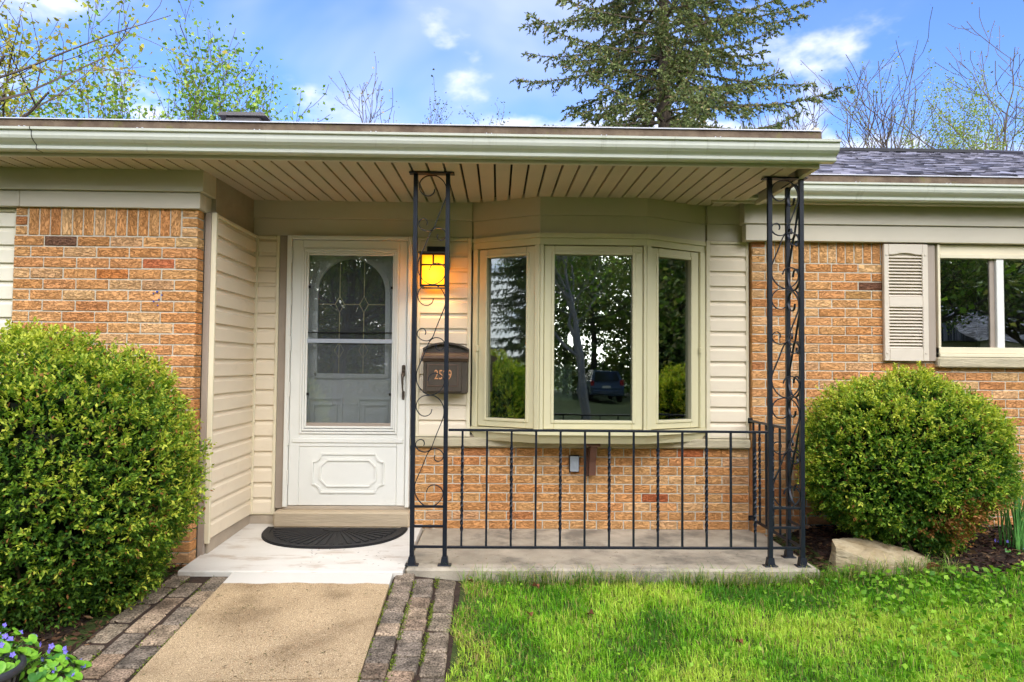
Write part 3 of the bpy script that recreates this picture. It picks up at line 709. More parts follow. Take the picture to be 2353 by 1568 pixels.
def eave(xa, xb, y, zf, ztop, end_l=None, end_r=None, seams=()):
    """fascia board, gutter with hangers and drip edge; y = fascia front face"""
    b = B(); b.box(xa, xb-.07 if end_r else xb, y, y+.025, zf, ztop+.02, .003); fa = part('fascia', b, 'frieze')
    g = ztop - .105   # gutter bottom
    outer = [(y-.002,g+.10),(y-.002,g),(y-.052,g),(y-.060,g+.006),(y-.061,g+.018),(y-.056,g+.024),(y-.062,g+.030),(y-.082,g+.040),(y-.098,g+.054),(y-.105,g+.070),(y-.106,g+.097),(y-.120,g+.099),(y-.122,g+.112),(y-.106,g+.113)]
    inner = [(p[0]+(.002 if i > 1 else -.002), p[1]+.002) for i, p in enumerate(outer[:-2])][::-1]
    b = B(); poly = outer + inner; b.extrude(poly, 'x', xa, xb)
    gu = part('gutter', b, 'gutter')
    if end_r: b = B(); b.extrude(outer[:-1], 'x', xb-.003, xb+.001); part('end_cap', b, 'gutter', gu)
    x = xa + .35
    while x < xb:
        b = B(); b.box(x-.011,x-.005,y-.123,y-.10,g+.111,g+.116); b.box(x+.018,x+.024,y-.123,y-.10,g+.111,g+.116); part('hanger', b, 'drip', gu); x += .66
    for x in seams:
        b = B(); b.extrude([(p[0]-.0012, p[1]-.0012) for p in outer[1:]] + [(p[0], p[1]) for p in outer[1:]][::-1], 'x', x, x+.004); part('seam', b, 'black', gu)
    b = B(); b.extrude([(y-.012,ztop+.0),(y-.006,ztop+.088),(y+.03,ztop+.092),(y+.03,ztop+.0)], 'x', xa, xb-.06 if end_r else xb); gd = part('roof_edge', b, 'guard')
    b = B(); b.extrude([(y-.016,ztop+.089),(y-.016,ztop+.0955),(y+.10,ztop+.122),(y+.10,ztop+.115)], 'x', xa, xb-.058 if end_r else xb); part('drip_edge', b, 'drip', gd)
eave(-9.0, 1.975, -1.168, 2.416, 2.543, end_r=True, seams=(-2.66,))
eave(1.55, 12.4, -.24, 2.430, 2.552)
b = B(); b.box(1.871, 1.906, -1.1685, -.24, 2.412, 2.66, .003); part('rake_fascia', b, 'roof_side')

def shingle_mat():
    m = bpy.data.materials.new('asphalt_shingle'); m.use_nodes = True; nt = m.node_tree; bs = nt.nodes['Principled BSDF']; bs.inputs['Roughness'].default_value = .8
    g = nt.nodes.new('ShaderNodeNewGeometry'); mp = nt.nodes.new('ShaderNodeMapping'); mp.inputs['Scale'].default_value = (4.0, 8.2, 0); nt.links.new(g.outputs['Position'], mp.inputs[0])
    v = nt.nodes.new('ShaderNodeTexVoronoi'); v.feature = 'F1'; v.inputs['Scale'].default_value = 1; nt.links.new(mp.outputs[0], v.inputs['Vector'])
    rp = ramp(nt, [(0, L(60,58,66)), (.25, L(96,94,104)), (.5, L(132,130,140)), (.75, L(160,158,168)), (.92, L(80,78,90))], 'CONSTANT')
    sx = nt.nodes.new('ShaderNodeSeparateColor'); nt.links.new(v.outputs['Color'], sx.inputs[0]); nt.links.new(sx.outputs[0], rp.inputs[0]); nt.links.new(rp.outputs[0], bs.inputs['Base Color'])
    return m
SHING = shingle_mat()
ZR = 4.40; YR = 4.6
b = B()
def roof_sheet(b, pts, th=.05): 
    n = len(pts); b.add(list(pts) + [(x,y,z-th) for x,y,z in pts], [tuple(range(n)), tuple(range(n,2*n))[::-1]] + [(i,(i+1)%n,n+(i+1)%n,n+i) for i in range(n)])
ze = 2.667
roof_sheet(b, [(-9.0,-1.08,ze),(1.925,-1.08,ze),(1.925,YR,4.36),(-9.0,YR,4.36)]); roof_sheet(b, [(-9.0,YR,4.36),(1.925,YR,4.36),(1.925,10.2,2.7),(-9.0,10.2,2.7)])
roof = part('roof', b, SHING)
b = B(); b.extrude([(-1.08,2.60),(-.15,2.60),(YR,4.30),(YR,4.345),(-1.08,2.64)], 'x', 1.90, 1.92); part('rake_board', b, 'roof_side', roof)
b = B(); ze2 = 2.676; y0 = -.15; sl = (ZR-ze2)/(YR-y0)
roof_sheet(b, [(1.6,y0,ze2),(12.4,y0,ze2),(7.0,YR,ZR),(1.6,YR,ZR)]); roof_sheet(b, [(12.4,y0,ze2),(12.4,10.2,ze2),(7.0,YR,ZR)]); roof_sheet(b, [(7.0,YR,ZR),(12.4,10.2,ze2),(1.6,10.2,ze2),(1.6,YR,ZR)])
wroof = part('roof', b, SHING)
# shingle courses with uneven tabs: raised strips on the visible slope
vs = []; fs = []; k = 0; y = y0 + .02
while y < YR - .1:
    x = 1.6 + rng.uniform(0,.3)
    xr = 12.4 - (y-y0)/(YR-y0)*5.4 - .1
    while x < xr:
        w = rng.uniform(.06,.20); zz = lambda q: ze2 + (q-y0)*sl
        if rng.random() < .72:
            h = rng.choice((.006,.012)); a, c = x, min(x+w, xr)
            vs += [(a,y,zz(y)+.001),(c,y,zz(y)+.001),(c,y,zz(y)+h),(a,y,zz(y)+h),(c,y+.113,zz(y+.113)+.003),(a,y+.113,zz(y+.113)+.003)]
            fs += [(k,k+1,k+2,k+3),(k+3,k+2,k+4,k+5)]; k += 6
        x += w
    y += .115
sm_ = shingle_mat(); nt = sm_.node_tree
g = nt.nodes.new('ShaderNodeNewGeometry'); rp = ramp(nt, [(0, L(48,47,56)), (.3, L(84,82,92)), (.55, L(118,116,128)), (.8, L(150,148,162))], 'CONSTANT'); nt.links.new(g.outputs['Random Per Island'], rp.inputs[0]); nt.links.new(rp.outputs[0], nt.nodes['Principled BSDF'].inputs['Base Color'])
me = bpy.data.meshes.new('shingle'); me.from_pydata(vs, [], fs); me.materials.append(sm_); o = link('shingle', me, wroof); o['kind'] = 'stuff'
b = B(); b.extrude([(YR-.14,ZR-.035),(YR-.13,ZR+.012),(YR,ZR+.045),(YR+.13,ZR+.012),(YR+.14,ZR-.035)], 'x', 1.9, 7.0); rc = part('ridge_cap', b, M('ridge_vent', (.02,.02,.022), .7, .2, 20), wroof)
b = B(); b.M = None; b.tube([(12.4,-.15,2.66),(7.0,YR,ZR+.005)], .05, 6); part('hip_cap', b, SHING, wroof)
b = B(); b.box(-3.26,-2.85,2.9,3.25,3.70,4.15,.01); b.extrude([(-3.34,4.15),(-2.77,4.15),(-2.80,4.19),(-3.31,4.19)], 'y', 2.86, 3.28); part('roof_vent', b, M('vent_metal', L(96,92,90), .5, .1, 10), roof)

# ------------------------------------------------------------------ ironwork
def scroll_curves():
    """one repeat of the scroll pattern, (across, down) in metres from the photograph's proportions"""
    q = lambda pts: [((x-253)/1565*1.0, -(y-95)/1530) for x, y in pts]
    main = [(272,228),(262,262),(236,286),(200,294),(160,280),(128,240),(119,195),(136,145),(180,108),(245,97),(300,106),(350,145),(380,200),(387,255),(381,305),(355,375),(310,485),(270,592),(232,650),(190,755),(140,870),(119,930),(117,975),(126,1030),(160,1085),(205,1124),(255,1138),(310,1126),(360,1085),(386,1030),(380,985),(345,948),(300,935),(262,946),(240,970),(229,1005)]
    s1 = [(268,598),(240,622),(205,630),(160,618),(128,590),(119,560),(132,530),(165,512),(192,522),(203,548),(196,572)]
    s2 = [(236,640),(262,612),(300,598),(345,606),(378,635),(387,668),(372,702),(335,718),(308,704),(300,680),(308,658)]
    return [q(main), q(s1), q(s2)]
SC = [catmull([(u, v, 0) for u, v in c], 6) for c in scroll_curves()]
HW = .100
def panel_of(root, org, ax, nrm, ztop):
    """scrolls and cross bars between two posts; org = midpoint at slab, ax = across direction"""
    ax = Vector(ax)
    for k in range(3):
        zt = ztop - .008 - k*.683
        for c in SC:
            b = B(); b.strap([(org[0]+ax.x*p.x, org[1]+ax.y*p.x, zt + p.y) for p in c], .0052, .0125, nrm); b.build('scroll', MT['iron'], root)
    for z in (.357, .237, .113):
        b = B(); n = Vector((abs(ax.x), abs(ax.y), 0)); hx, hy = (HW-.012, .0065) if abs(ax.x) > .5 else (.0065, HW-.012)
        b.box(org[0]-hx, org[0]+hx, org[1]-hy, org[1]+hy, z-.0075, z+.0075, .001); b.build('cross_bar', MT['iron'], root)
def post(root, x, y, ztop, lean=0.0):
    b = B(); h = .0128
    vs = [(x-h,y-h,.012),(x+h,y-h,.012),(x+h,y+h,.012),(x-h,y+h,.012)]; vs += [(a+lean,c,ztop) for a,c,_ in vs]
    b.add(vs, [(3,2,1,0),(4,5,6,7),(0,1,5,4),(2,3,7,6),(1,2,6,5),(3,0,4,7)]); p = b.build('post', MT['iron'], root)
    b = B(); b.add([(x-.024,y-.024,.005),(x+.024,y-.024,.005),(x+.024,y+.024,.005),(x-.024,y+.024,.005),(x-.018,y-.018,.055),(x+.018,y-.018,.055),(x+.018,y+.018,.055),(x-.018,y+.018,.055)],
        [(3,2,1,0),(4,5,6,7),(0,1,5,4),(2,3,7,6),(1,2,6,5),(3,0,4,7)]); b.box(x-.042,x+.042,y-.026,y+.026,.0005,.008,.003); b.build('foot', MT['iron'], p)
YC = -.93
ZT = sof(YC) - .004
col = thing('iron_column', 'black wrought iron porch column with scrolls beside the front door', 'column', (-.415, YC, 0), 'scrolled iron porch columns')
post(col, -.514, YC, ZT-.008, -.008); post(col, -.314, YC, ZT-.008, -.008); panel_of(col, (-.415, YC), (1,0,0), (0,1,0), ZT-.008)
b = B(); b.box(-.563,-.282,YC-.03,YC+.03,ZT-.008,ZT-.001,.002); b.build('top_plate', MT['iron'], col)
col2 = thing('iron_column', 'black three-legged wrought iron corner column with scrolls at the slab end', 'column', (1.79, YC, 0), 'scrolled iron porch columns')
post(col2, 1.692, YC, ZT-.008, .006); post(col2, 1.892, YC, ZT-.008, .006); post(col2, 1.892, YC+.2, ZT-.002, .006)
panel_of(col2, (1.794, YC), (1,0,0), (0,1,0), ZT-.008); panel_of(col2, (1.894, YC+.1), (0,-1,0), (1,0,0), ZT-.008)
b = B(); b.extrude([(1.655,YC-.03),(1.93,YC-.03),(1.93,YC+.235),(1.868,YC+.235),(1.868,YC+.03),(1.655,YC+.03)], 'z', ZT-.008, ZT-.001); b.build('top_plate', MT['iron'], col2)
def baluster(root, x, y, z0, z1, twisted):
    n = 26; vs = []; fs = []; h = .0062
    for i in range(n+1):
        t = i/n; z = z0 + (z1-z0)*t; a = 0 if not twisted else min(max((t-.12)/.76,0),1)*math.pi*7
        k = h*(1.25 if twisted and .12 < t < .88 else 1.0)
        for q in range(4): an = a + math.pi/4 + q*math.pi/2; vs.append((x+k*1.414*math.cos(an), y+k*1.414*math.sin(an), z))
    m_ = n if twisted else 1
    if not twisted: vs = vs[:4] + vs[-4:]
    for i in range(m_):
        for q in range(4): fs.append((i*4+q, i*4+(q+1)%4, (i+1)*4+(q+1)%4, (i+1)*4+q))
    b = B(); b.add(vs, fs); b.build('baluster', MT['iron'], root)
rail = thing('iron_railing', 'long black iron railing with twisted balusters across the porch front', 'railing', (.69, YC, 0), 'iron porch railings')
b = B(); b.box(-.300,1.679,YC-.013,YC+.013,.818,.832,.002); b.build('top_rail', MT['iron'], rail)
b = B(); b.box(-.300,1.679,YC-.011,YC+.011,.104,.118,.002); b.build('bottom_rail', MT['iron'], rail)
for i in range(13): baluster(rail, -.213+.151*i, YC, .118, .818, i % 2 == 0)
rail2 = thing('iron_railing', 'short black iron side railing from the corner column back to the brick', 'railing', (1.892, -.4, 0), 'iron porch railings')
b = B(); b.box(1.879,1.905,-.718,-.064,.822,.836,.002); b.build('top_rail', MT['iron'], rail2)
b = B(); b.box(1.881,1.903,-.718,-.064,.100,.114,.002); b.build('bottom_rail', MT['iron'], rail2)
for i in range(5): baluster(rail2, 1.892, -.60+.118*i, .114, .822, i % 2 == 1)
for z in (.107, .829): b = B(); b.box(1.874,1.910,-.072,-.0625,z-.02,z+.02,.003); b.build('wall_flange', MT['iron'], rail2)

# ------------------------------------------------------------------ wall lantern
amber = bpy.data.materials.new('amber_glass'); amber.use_nodes = True; nt = amber.node_tree; bs = nt.nodes['Principled BSDF']
bs.inputs['Base Color'].default_value = (.75,.38,.03,1); bs.inputs['Roughness'].default_value = .3
bs.inputs['Emission Color'].default_value = (1.0,.52,.010,1); bs.inputs['Emission Strength'].default_value = .13
_tl = nt.nodes.new('ShaderNodeBsdfTranslucent'); _tl.inputs[0].default_value = (1.0,.74,.16,1); _mx = nt.nodes.new('ShaderNodeMixShader'); _mx.inputs[0].default_value = .6
nt.links.new(bs.outputs[0], _mx.inputs[1]); nt.links.new(_tl.outputs[0], _mx.inputs[2]); nt.links.new(_mx.outputs[0], nt.nodes['Material Output'].inputs[0])
lamp = thing('wall_lantern', 'lit black lantern with amber glass beside the front door', 'lantern', (-.475, -.02, 1.77))
b = B(); b.box(-.555,-.370,-.034,-.012,1.94,2.165,.004); b.build('mount_block', MT['trim_pale'], lamp)
b = B(); b.box(-.540,-.403,-.060,-.034,1.98,2.112,.004); b.build('back_plate', MT['black'], lamp)
lx0, lx1, ly0, ly1, lz0, lz1 = -.570, -.380, -.235, -.065, 1.790, 2.030
b = B(); b.box(lx0-.012,lx1+.012,ly0-.012,ly1+.02,lz1,lz1+.013,.002); b.box(-.49,-.455,-.16,-.06,lz1+.013,lz1+.024,.002); b.build('roof_plate', MT['bronze'], lamp)
b = B(); t = .013
for x in (lx0, lx1-t):
    for y in (ly0, ly1-t): b.box(x,x+t,y,y+t,lz0,lz1,.001)
for z, h in ((lz0,.015),(1.942,.012),(lz1-.010,.010)):
    b.box(lx0+t,lx1-t,ly0+.001,ly0+.011,z,z+h); b.box(lx0+.001,lx0+.011,ly0+t,ly1-t,z,z+h); b.box(lx1-.011,lx1-.001,ly0+t,ly1-t,z,z+h); b.box(lx0+t,lx1-t,ly1-.011,ly1-.001,z,z+h)
b.box(-.481,-.469,ly0+.001,ly0+.011,1.954,lz1-.01); b.box(lx0+.001,lx0+.011,-.156,-.144,1.954,lz1-.01); b.box(lx1-.011,lx1-.001,-.156,-.144,1.954,lz1-.01)
b.build('frame', MT['black'], lamp)
for nm, bx in (('pane',(lx0+t,lx1-t,ly0+.012,ly0+.015,lz0+.015,lz1-.01)),('pane',(lx0+.012,lx0+.015,ly0+t,ly1-t,lz0+.015,lz1-.01)),('pane',(lx1-.015,lx1-.012,ly0+t,ly1-t,lz0+.015,lz1-.01)),('pane',(lx0+t,lx1-t,ly1-.015,ly1-.012,lz0+.015,lz1-.01))):
    b = B(); b.box(*bx); b.build(nm, amber, lamp)
ld = bpy.data.lights.new('lantern_bulb', 'POINT'); ld.energy = 1.2; ld.color = (1.0,.68,.34); ld.shadow_soft_size = .05
lo = bpy.data.objects.new('lantern_bulb', ld); COL.objects.link(lo); lo.location = (-.475,-.15,1.875); lo.parent = lamp; lo.matrix_parent_inverse = Matrix.Translation(-Vector(lamp.location))

# ------------------------------------------------------------------ mailbox
mb = thing('mailbox', 'bronze wall mailbox with arched cap and house number', 'mailbox', (-.388, -.02, 1.02))
mx0, mx1 = -.556, -.216
b = B(); b.box(mx0+.012,mx1-.004,-.165,-.016,1.018,1.305,.006); body = b.build('body', MT['bronze'], mb)
def arch(x0, x1, zb, rise, n=14): return [(x0+(x1-x0)*i/n, zb+rise*math.sin(math.pi*i/n)**.8) for i in range(n+1)]
b = B(); b.extrude([(mx0,1.25),(mx0,1.345)] + arch(mx0+.02,mx1-.02,1.352,.042) + [(mx1,1.345),(mx1,1.25)], 'y', -.09, -.016); b.build('back_panel', MT['bronze'], mb)
b = B(); b.strap([(x,-.098,z) for x, z in arch(mx0+.004,mx1-.004,1.340,.046)], .014, .05, (0,1,0)); b.build('arch_rim', MT['bronze'], mb)
b = B(); b.extrude([(-.10,1.318),(-.205,1.286),(-.205,1.272),(-.188,1.262),(-.176,1.250),(-.09,1.250)], 'x', mx0, mx1); b.build('lid', MT['bronze_red'], mb)
b = B(); b.box(mx0+.035,mx1-.048,-.176,-.160,1.030,1.248,.004); fd = b.build('door', MT['bronze'], mb)
b = B()
for x0, x1, z0, z1 in ((-.512,-.288,1.068,1.075),(-.512,-.288,1.222,1.229),(-.512,-.505,1.075,1.222),(-.295,-.288,1.075,1.222)): b.box(x0,x1,-.1815,-.176,z0,z1,.001)
b.build('plate_rim', MT['bronze_red'], mb)
b = B(); b.box(-.504,-.296,-.179,-.1762,1.076,1.221,.001); b.build('number_plate', MT['bronze'], mb)
def text(name, s, size, loc, mat, parent, sx=1.0, ext=.0012):
    c = bpy.data.curves.new(name, 'FONT'); c.body = s; c.size = size; c.extrude = ext; c.align_x = 'CENTER'; c.align_y = 'CENTER'; c.materials.append(MT[mat])
    o = link(name, c, None); dg = bpy.context.evaluated_depsgraph_get(); me = bpy.data.meshes.new_from_object(o.evaluated_get(dg)); bpy.data.objects.remove(o)
    me.name = name; return link(name, me, parent, loc, (R(90), 0, 0), (sx, 1, 1))
text('house_number', '2529', .098, (-.398, -.1798, 1.150), 'copper', mb, .66)
text('embossed_lettering', 'US MAIL', .024, (-.402, -.1765, 1.046), 'bronze_red', mb, 1.0, .0006)

# outdoor switch box
sb = thing('switch_box', 'grey weatherproof switch box on the brick under the bay window', 'switch box', (.578, -.01, .49))
b = B(); b.box(.540,.616,-.026,-.0025,.432,.556,.003); b.build('housing', MT['black'], sb)
b = B(); b.box(.546,.613,-.040,-.024,.436,.552,.004); b.build('cover', MT['greybox'], sb)
b = B(); b.box(.567,.591,-.046,-.0405,.464,.524,.002); b.build('rocker', MT['greybox'], sb)

# ------------------------------------------------------------------ doormat
mat_ = thing('doormat', 'black rubber half-round doormat with sunburst ribs at the front door', 'doormat', (-1.155, -.35, .01))
def ez(y): return .002 + .034*(y+1.055)/1.105
mcx, my, mhx, mdp = -1.150, -.135, .508, .49
def mat_outline(k, n=48):
    pts = []
    for i in range(n+1):
        a = math.pi*i/n; c, s_ = math.cos(a), math.sin(a)
        ex = 2/2.35; pts.append((mcx + mhx*k*math.copysign(abs(c)**ex, c), my - .012*(1-k) - mdp*k*abs(s_)**ex))
    return pts
def mprism(lo, z0, z1):
    b = B(); n = len(lo); b.add([(x,y,ez(y)+z0) for x,y in lo] + [(x,y,ez(y)+z1) for x,y in lo], [tuple(range(n))[::-1], tuple(range(n,2*n))] + [(i,(i+1)%n,n+(i+1)%n,n+i) for i in range(n)]); return b
mprism(mat_outline(1.0), .0008, .008).build('base', MT['rubber'], mat_)
b = B()
for i in range(23):
    a = math.pi*(i+.5)/23; p0 = (mcx + .12*math.cos(a), my-.02-.10*math.sin(a)); p1 = (mcx + mhx*.86*math.cos(a), my-.02-mdp*.84*math.sin(a))
    w = .010; d = Vector((p1[0]-p0[0], p1[1]-p0[1])).normalized(); s_ = Vector((-d.y, d.x))
    q = [(p0[0]+s_.x*w*.5,p0[1]+s_.y*w*.5),(p0[0]-s_.x*w*.5,p0[1]-s_.y*w*.5),(p1[0]-s_.x*w*1.6,p1[1]-s_.y*w*1.6),(p1[0]+s_.x*w*1.6,p1[1]+s_.y*w*1.6)]
    b = mprism(q, .0085, .0135); b.build('rib', MT['rubber'], mat_)
po, pi_ = mat_outline(.985), mat_outline(.90)
b = B(); n = len(po); b.add([(x,y,ez(y)+.0085) for x,y in po]+[(x,y,ez(y)+.0085) for x,y in pi_]+[(x,y,ez(y)+.0145) for x,y in po]+[(x,y,ez(y)+.0145) for x,y in pi_],
    [(2*n+i,2*n+i+1,3*n+i+1,3*n+i) for i in range(n-1)] + [(i,i+1,2*n+i+1,2*n+i) for i in range(n-1)] + [(n+i,n+i+1,3*n+i+1,3*n+i) for i in range(n-1)]); b.build('rim', MT['rubber'], mat_)
b = B(); q = [(mcx+.10*math.cos(a), my-.02-.085*math.sin(a)) for a in np.linspace(0,math.pi,15)]; mprism(q, .0085, .013).build('hub', MT['rubber'], mat_)

# ------------------------------------------------------------------ pavers beside the walk
def paver_mat(name, c1, c2, st):
    m = bpy.data.materials.new(name); m.use_nodes = True; nt = m.node_tree; bs = nt.nodes['Principled BSDF']; bs.inputs['Roughness'].default_value = .92; bs.inputs['Specular IOR Level'].default_value = .2
    g = nt.nodes.new('ShaderNodeNewGeometry'); oi = nt.nodes.new('ShaderNodeObjectInfo')
    f = nt.nodes.new('ShaderNodeTexNoise'); f.inputs['Scale'].default_value = 110; f.inputs['Detail'].default_value = 4; nt.links.new(g.outputs['Position'], f.inputs['Vector'])
    rp = ramp(nt, [(.36,(.30,.28,.26)),(.5,(.9,.9,.9)),(.62,(1.1,1.1,1.1)),(.70,(1.9,1.85,1.75))]); nt.links.new(f.outputs[0], rp.inputs[0])
    l = nt.nodes.new('ShaderNodeTexNoise'); l.inputs['Scale'].default_value = 11; l.inputs['Detail'].default_value = 6; nt.links.new(g.outputs['Position'], l.inputs['Vector'])
    lr = ramp(nt, [(.36,(.45,.44,.42)),(.6,(1.05,1.02,1.0))]); nt.links.new(l.outputs[0], lr.inputs[0])
    nt.links.new(mixc(nt, 1.0, mixc(nt, 1.0, oi.outputs['Color'], rp.outputs[0], 'MULTIPLY'), lr.outputs[0], 'MULTIPLY'), bs.inputs['Base Color'])
    bp = nt.nodes.new('ShaderNodeBump'); bp.inputs['Distance'].default_value = .004; nt.links.new(f.outputs[0], bp.inputs['Height']); nt.links.new(bp.outputs[0], bs.inputs['Normal']); return m
PAV = paver_mat('paver', None, None, None)
b = B(); b.box(-.055,.055,-.062,.062,-.05,0,.007); pme = b.mesh('paver', PAV)
b = B(); b.box(-.055,.055,-.1,.1,-.05,0,.008); pme2 = b.mesh('paver', PAV)
def bed(name, label, x0, x1):
    ys = np.linspace(-1.02,-3.6,14); b = B(); n = len(ys)
    vs = []
    for y in ys: vs += [(x0(y),y,gz(x0(y),y)+.014),(x1(y),y,gz(x1(y),y)+.014)]
    vs2 = [(x,y,z-.06) for x,y,z in vs]
    b.add(vs+vs2, [(2*i,2*i+1,2*i+3,2*i+2) for i in range(n-1)] + [(0,1,2*n+1,2*n),(2*n-2,2*n-1,4*n-1,4*n-2)] + [(2*i,2*i+2,2*n+2*i+2,2*n+2*i) for i in range(n-1)] + [(2*i+1,2*i+3,2*n+2*i+3,2*n+2*i+1) for i in range(n-1)])
    o = b.build(name, MT['soil']); return tag(o, label, 'edging', kind='structure')
def lay(parent, xf, y0, y1, ln, cols, me, off=0, wob=.006):
    y = y0 - off
    while y > y1:
        c = rng.choice(cols); k = rng.uniform(.85,1.15); yc = y-ln/2; x = xf(yc) + rng.uniform(-wob,wob)
        o = link('paver', me, parent, (x, yc, float(gz(x,yc))+.022+rng.uniform(-.003,.004)), (R(4.3)+rng.uniform(-.02,.02), rng.uniform(-.02,.02), rng.uniform(-.05,.05)), (rng.uniform(.97,1.06), rng.uniform(.95,1.0), 1))
        o.color = (c[0]*k, c[1]*k, c[2]*k, 1); y -= ln
BRN = [L(168,144,118), L(156,136,114), L(176,156,130), L(148,134,116), L(142,130,114)]; GRY = [L(160,146,124), L(150,136,116), L(170,154,132)]
br_ = bed('paver_edging', 'rows of tumbled brown and grey pavers between walk and lawn', lambda y: -.60, lambda y: -.205)
lay(br_, lambda y: -.540+.012*(-1-y), -1.03, -3.4, .128, BRN, pme)
lay(br_, lambda y: -.420+.012*(-1-y), -1.035, -3.4, .128, BRN, pme, .05)
lay(br_, lambda y: -.292+.016*(-1-y), -1.045, -3.4, .215, GRY, pme2, .0)
bl_ = bed('paver_edging', 'rows of tumbled pavers between walk and mulch bed, grey edging outermost', lambda y: -1.91-.03*math.sin(min(1,(-1-y)/1.4)*math.pi), lambda y: -1.535)
lay(bl_, lambda y: -1.604-.004*(-1-y), -1.075, -3.4, .205, BRN, pme2)
lay(bl_, lambda y: -1.722-.02*math.sin(min(1,(-1-y)/1.4)*math.pi), -1.075, -3.4, .205, BRN, pme2, .08)
lay(bl_, lambda y: -1.842-.028*math.sin(min(1,(-1-y)/1.4)*math.pi), -1.00, -3.4, .215, GRY, pme2, .02)

# ------------------------------------------------------------------ rock, pipe
def rock():
    out = [(2.17,-.86,-.02),(2.185,-.72,.00),(2.30,-.62,.0),(2.50,-.60,-.02),(2.68,-.70,-.03),(2.735,-.84,-.04),(2.66,-.93,-.06),(2.50,-.985,-.06),(2.36,-1.0,-.06),(2.27,-.945,-.05)]
    top = [(2.195,-.80,.075),(2.205,-.725,.105),(2.30,-.64,.098),(2.48,-.625,.088),(2.64,-.715,.052),(2.70,-.82,.012),(2.645,-.895,.0),(2.50,-.935,.006),(2.385,-.945,.012),(2.295,-.89,.045)]
    v = out + top + [(2.42,-.79,.070),(2.55,-.80,.048)]
    n = len(out); f = [(i,(i+1)%n,n+(i+1)%n,n+i) for i in range(n)]
    a, c = 2*n, 2*n+1
    f += [(n,n+1,a),(n+1,n+2,a),(n+2,n+3,a),(n+3,c,a),(n+3,n+4,c),(n+4,n+5,c),(n+5,n+6,c),(n+6,n+7,c),(n+7,a,c),(n+7,n+8,a),(n+8,n+9,a),(n+9,n,a)]
    v = [(2.43+(x-2.45)*1.14,-.86+(y+.80)*1.0,z-.15 if i < n else z*1.12+.012) for i,(x,y,z) in enumerate(v)]
    bm = bmesh.new(); vv = [bm.verts.new(p) for p in v]
    for q in f: bm.faces.new([vv[i] for i in q])
    bmesh.ops.recalc_face_normals(bm, faces=bm.faces)
    bmesh.ops.subdivide_edges(bm, edges=bm.edges[:], cuts=3, use_grid_fill=True, smooth=.12)
    r_ = random.Random(3)
    from mathutils import noise
    for q in bm.verts:
        d = noise.noise(q.co*9)*.012 + noise.noise(q.co*26)*.005; q.co += q.normal*d
    me = bpy.data.meshes.new('garden_stone'); bm.to_mesh(me); bm.free(); me.materials.append(MT['rock'])
    o = link('garden_stone', me); tag(o, 'flat tan sandstone boulder lying in front of the round shrub', 'rock')
rock()
b = B(); b.tube([(3.478,-.15,-.06),(3.478,-.15,.215)], .017, 12); pp = b.build('vent_pipe', MT['pipe']); tag(pp, 'short white plastic pipe standing at the brick wall behind the shrub', 'pipe')

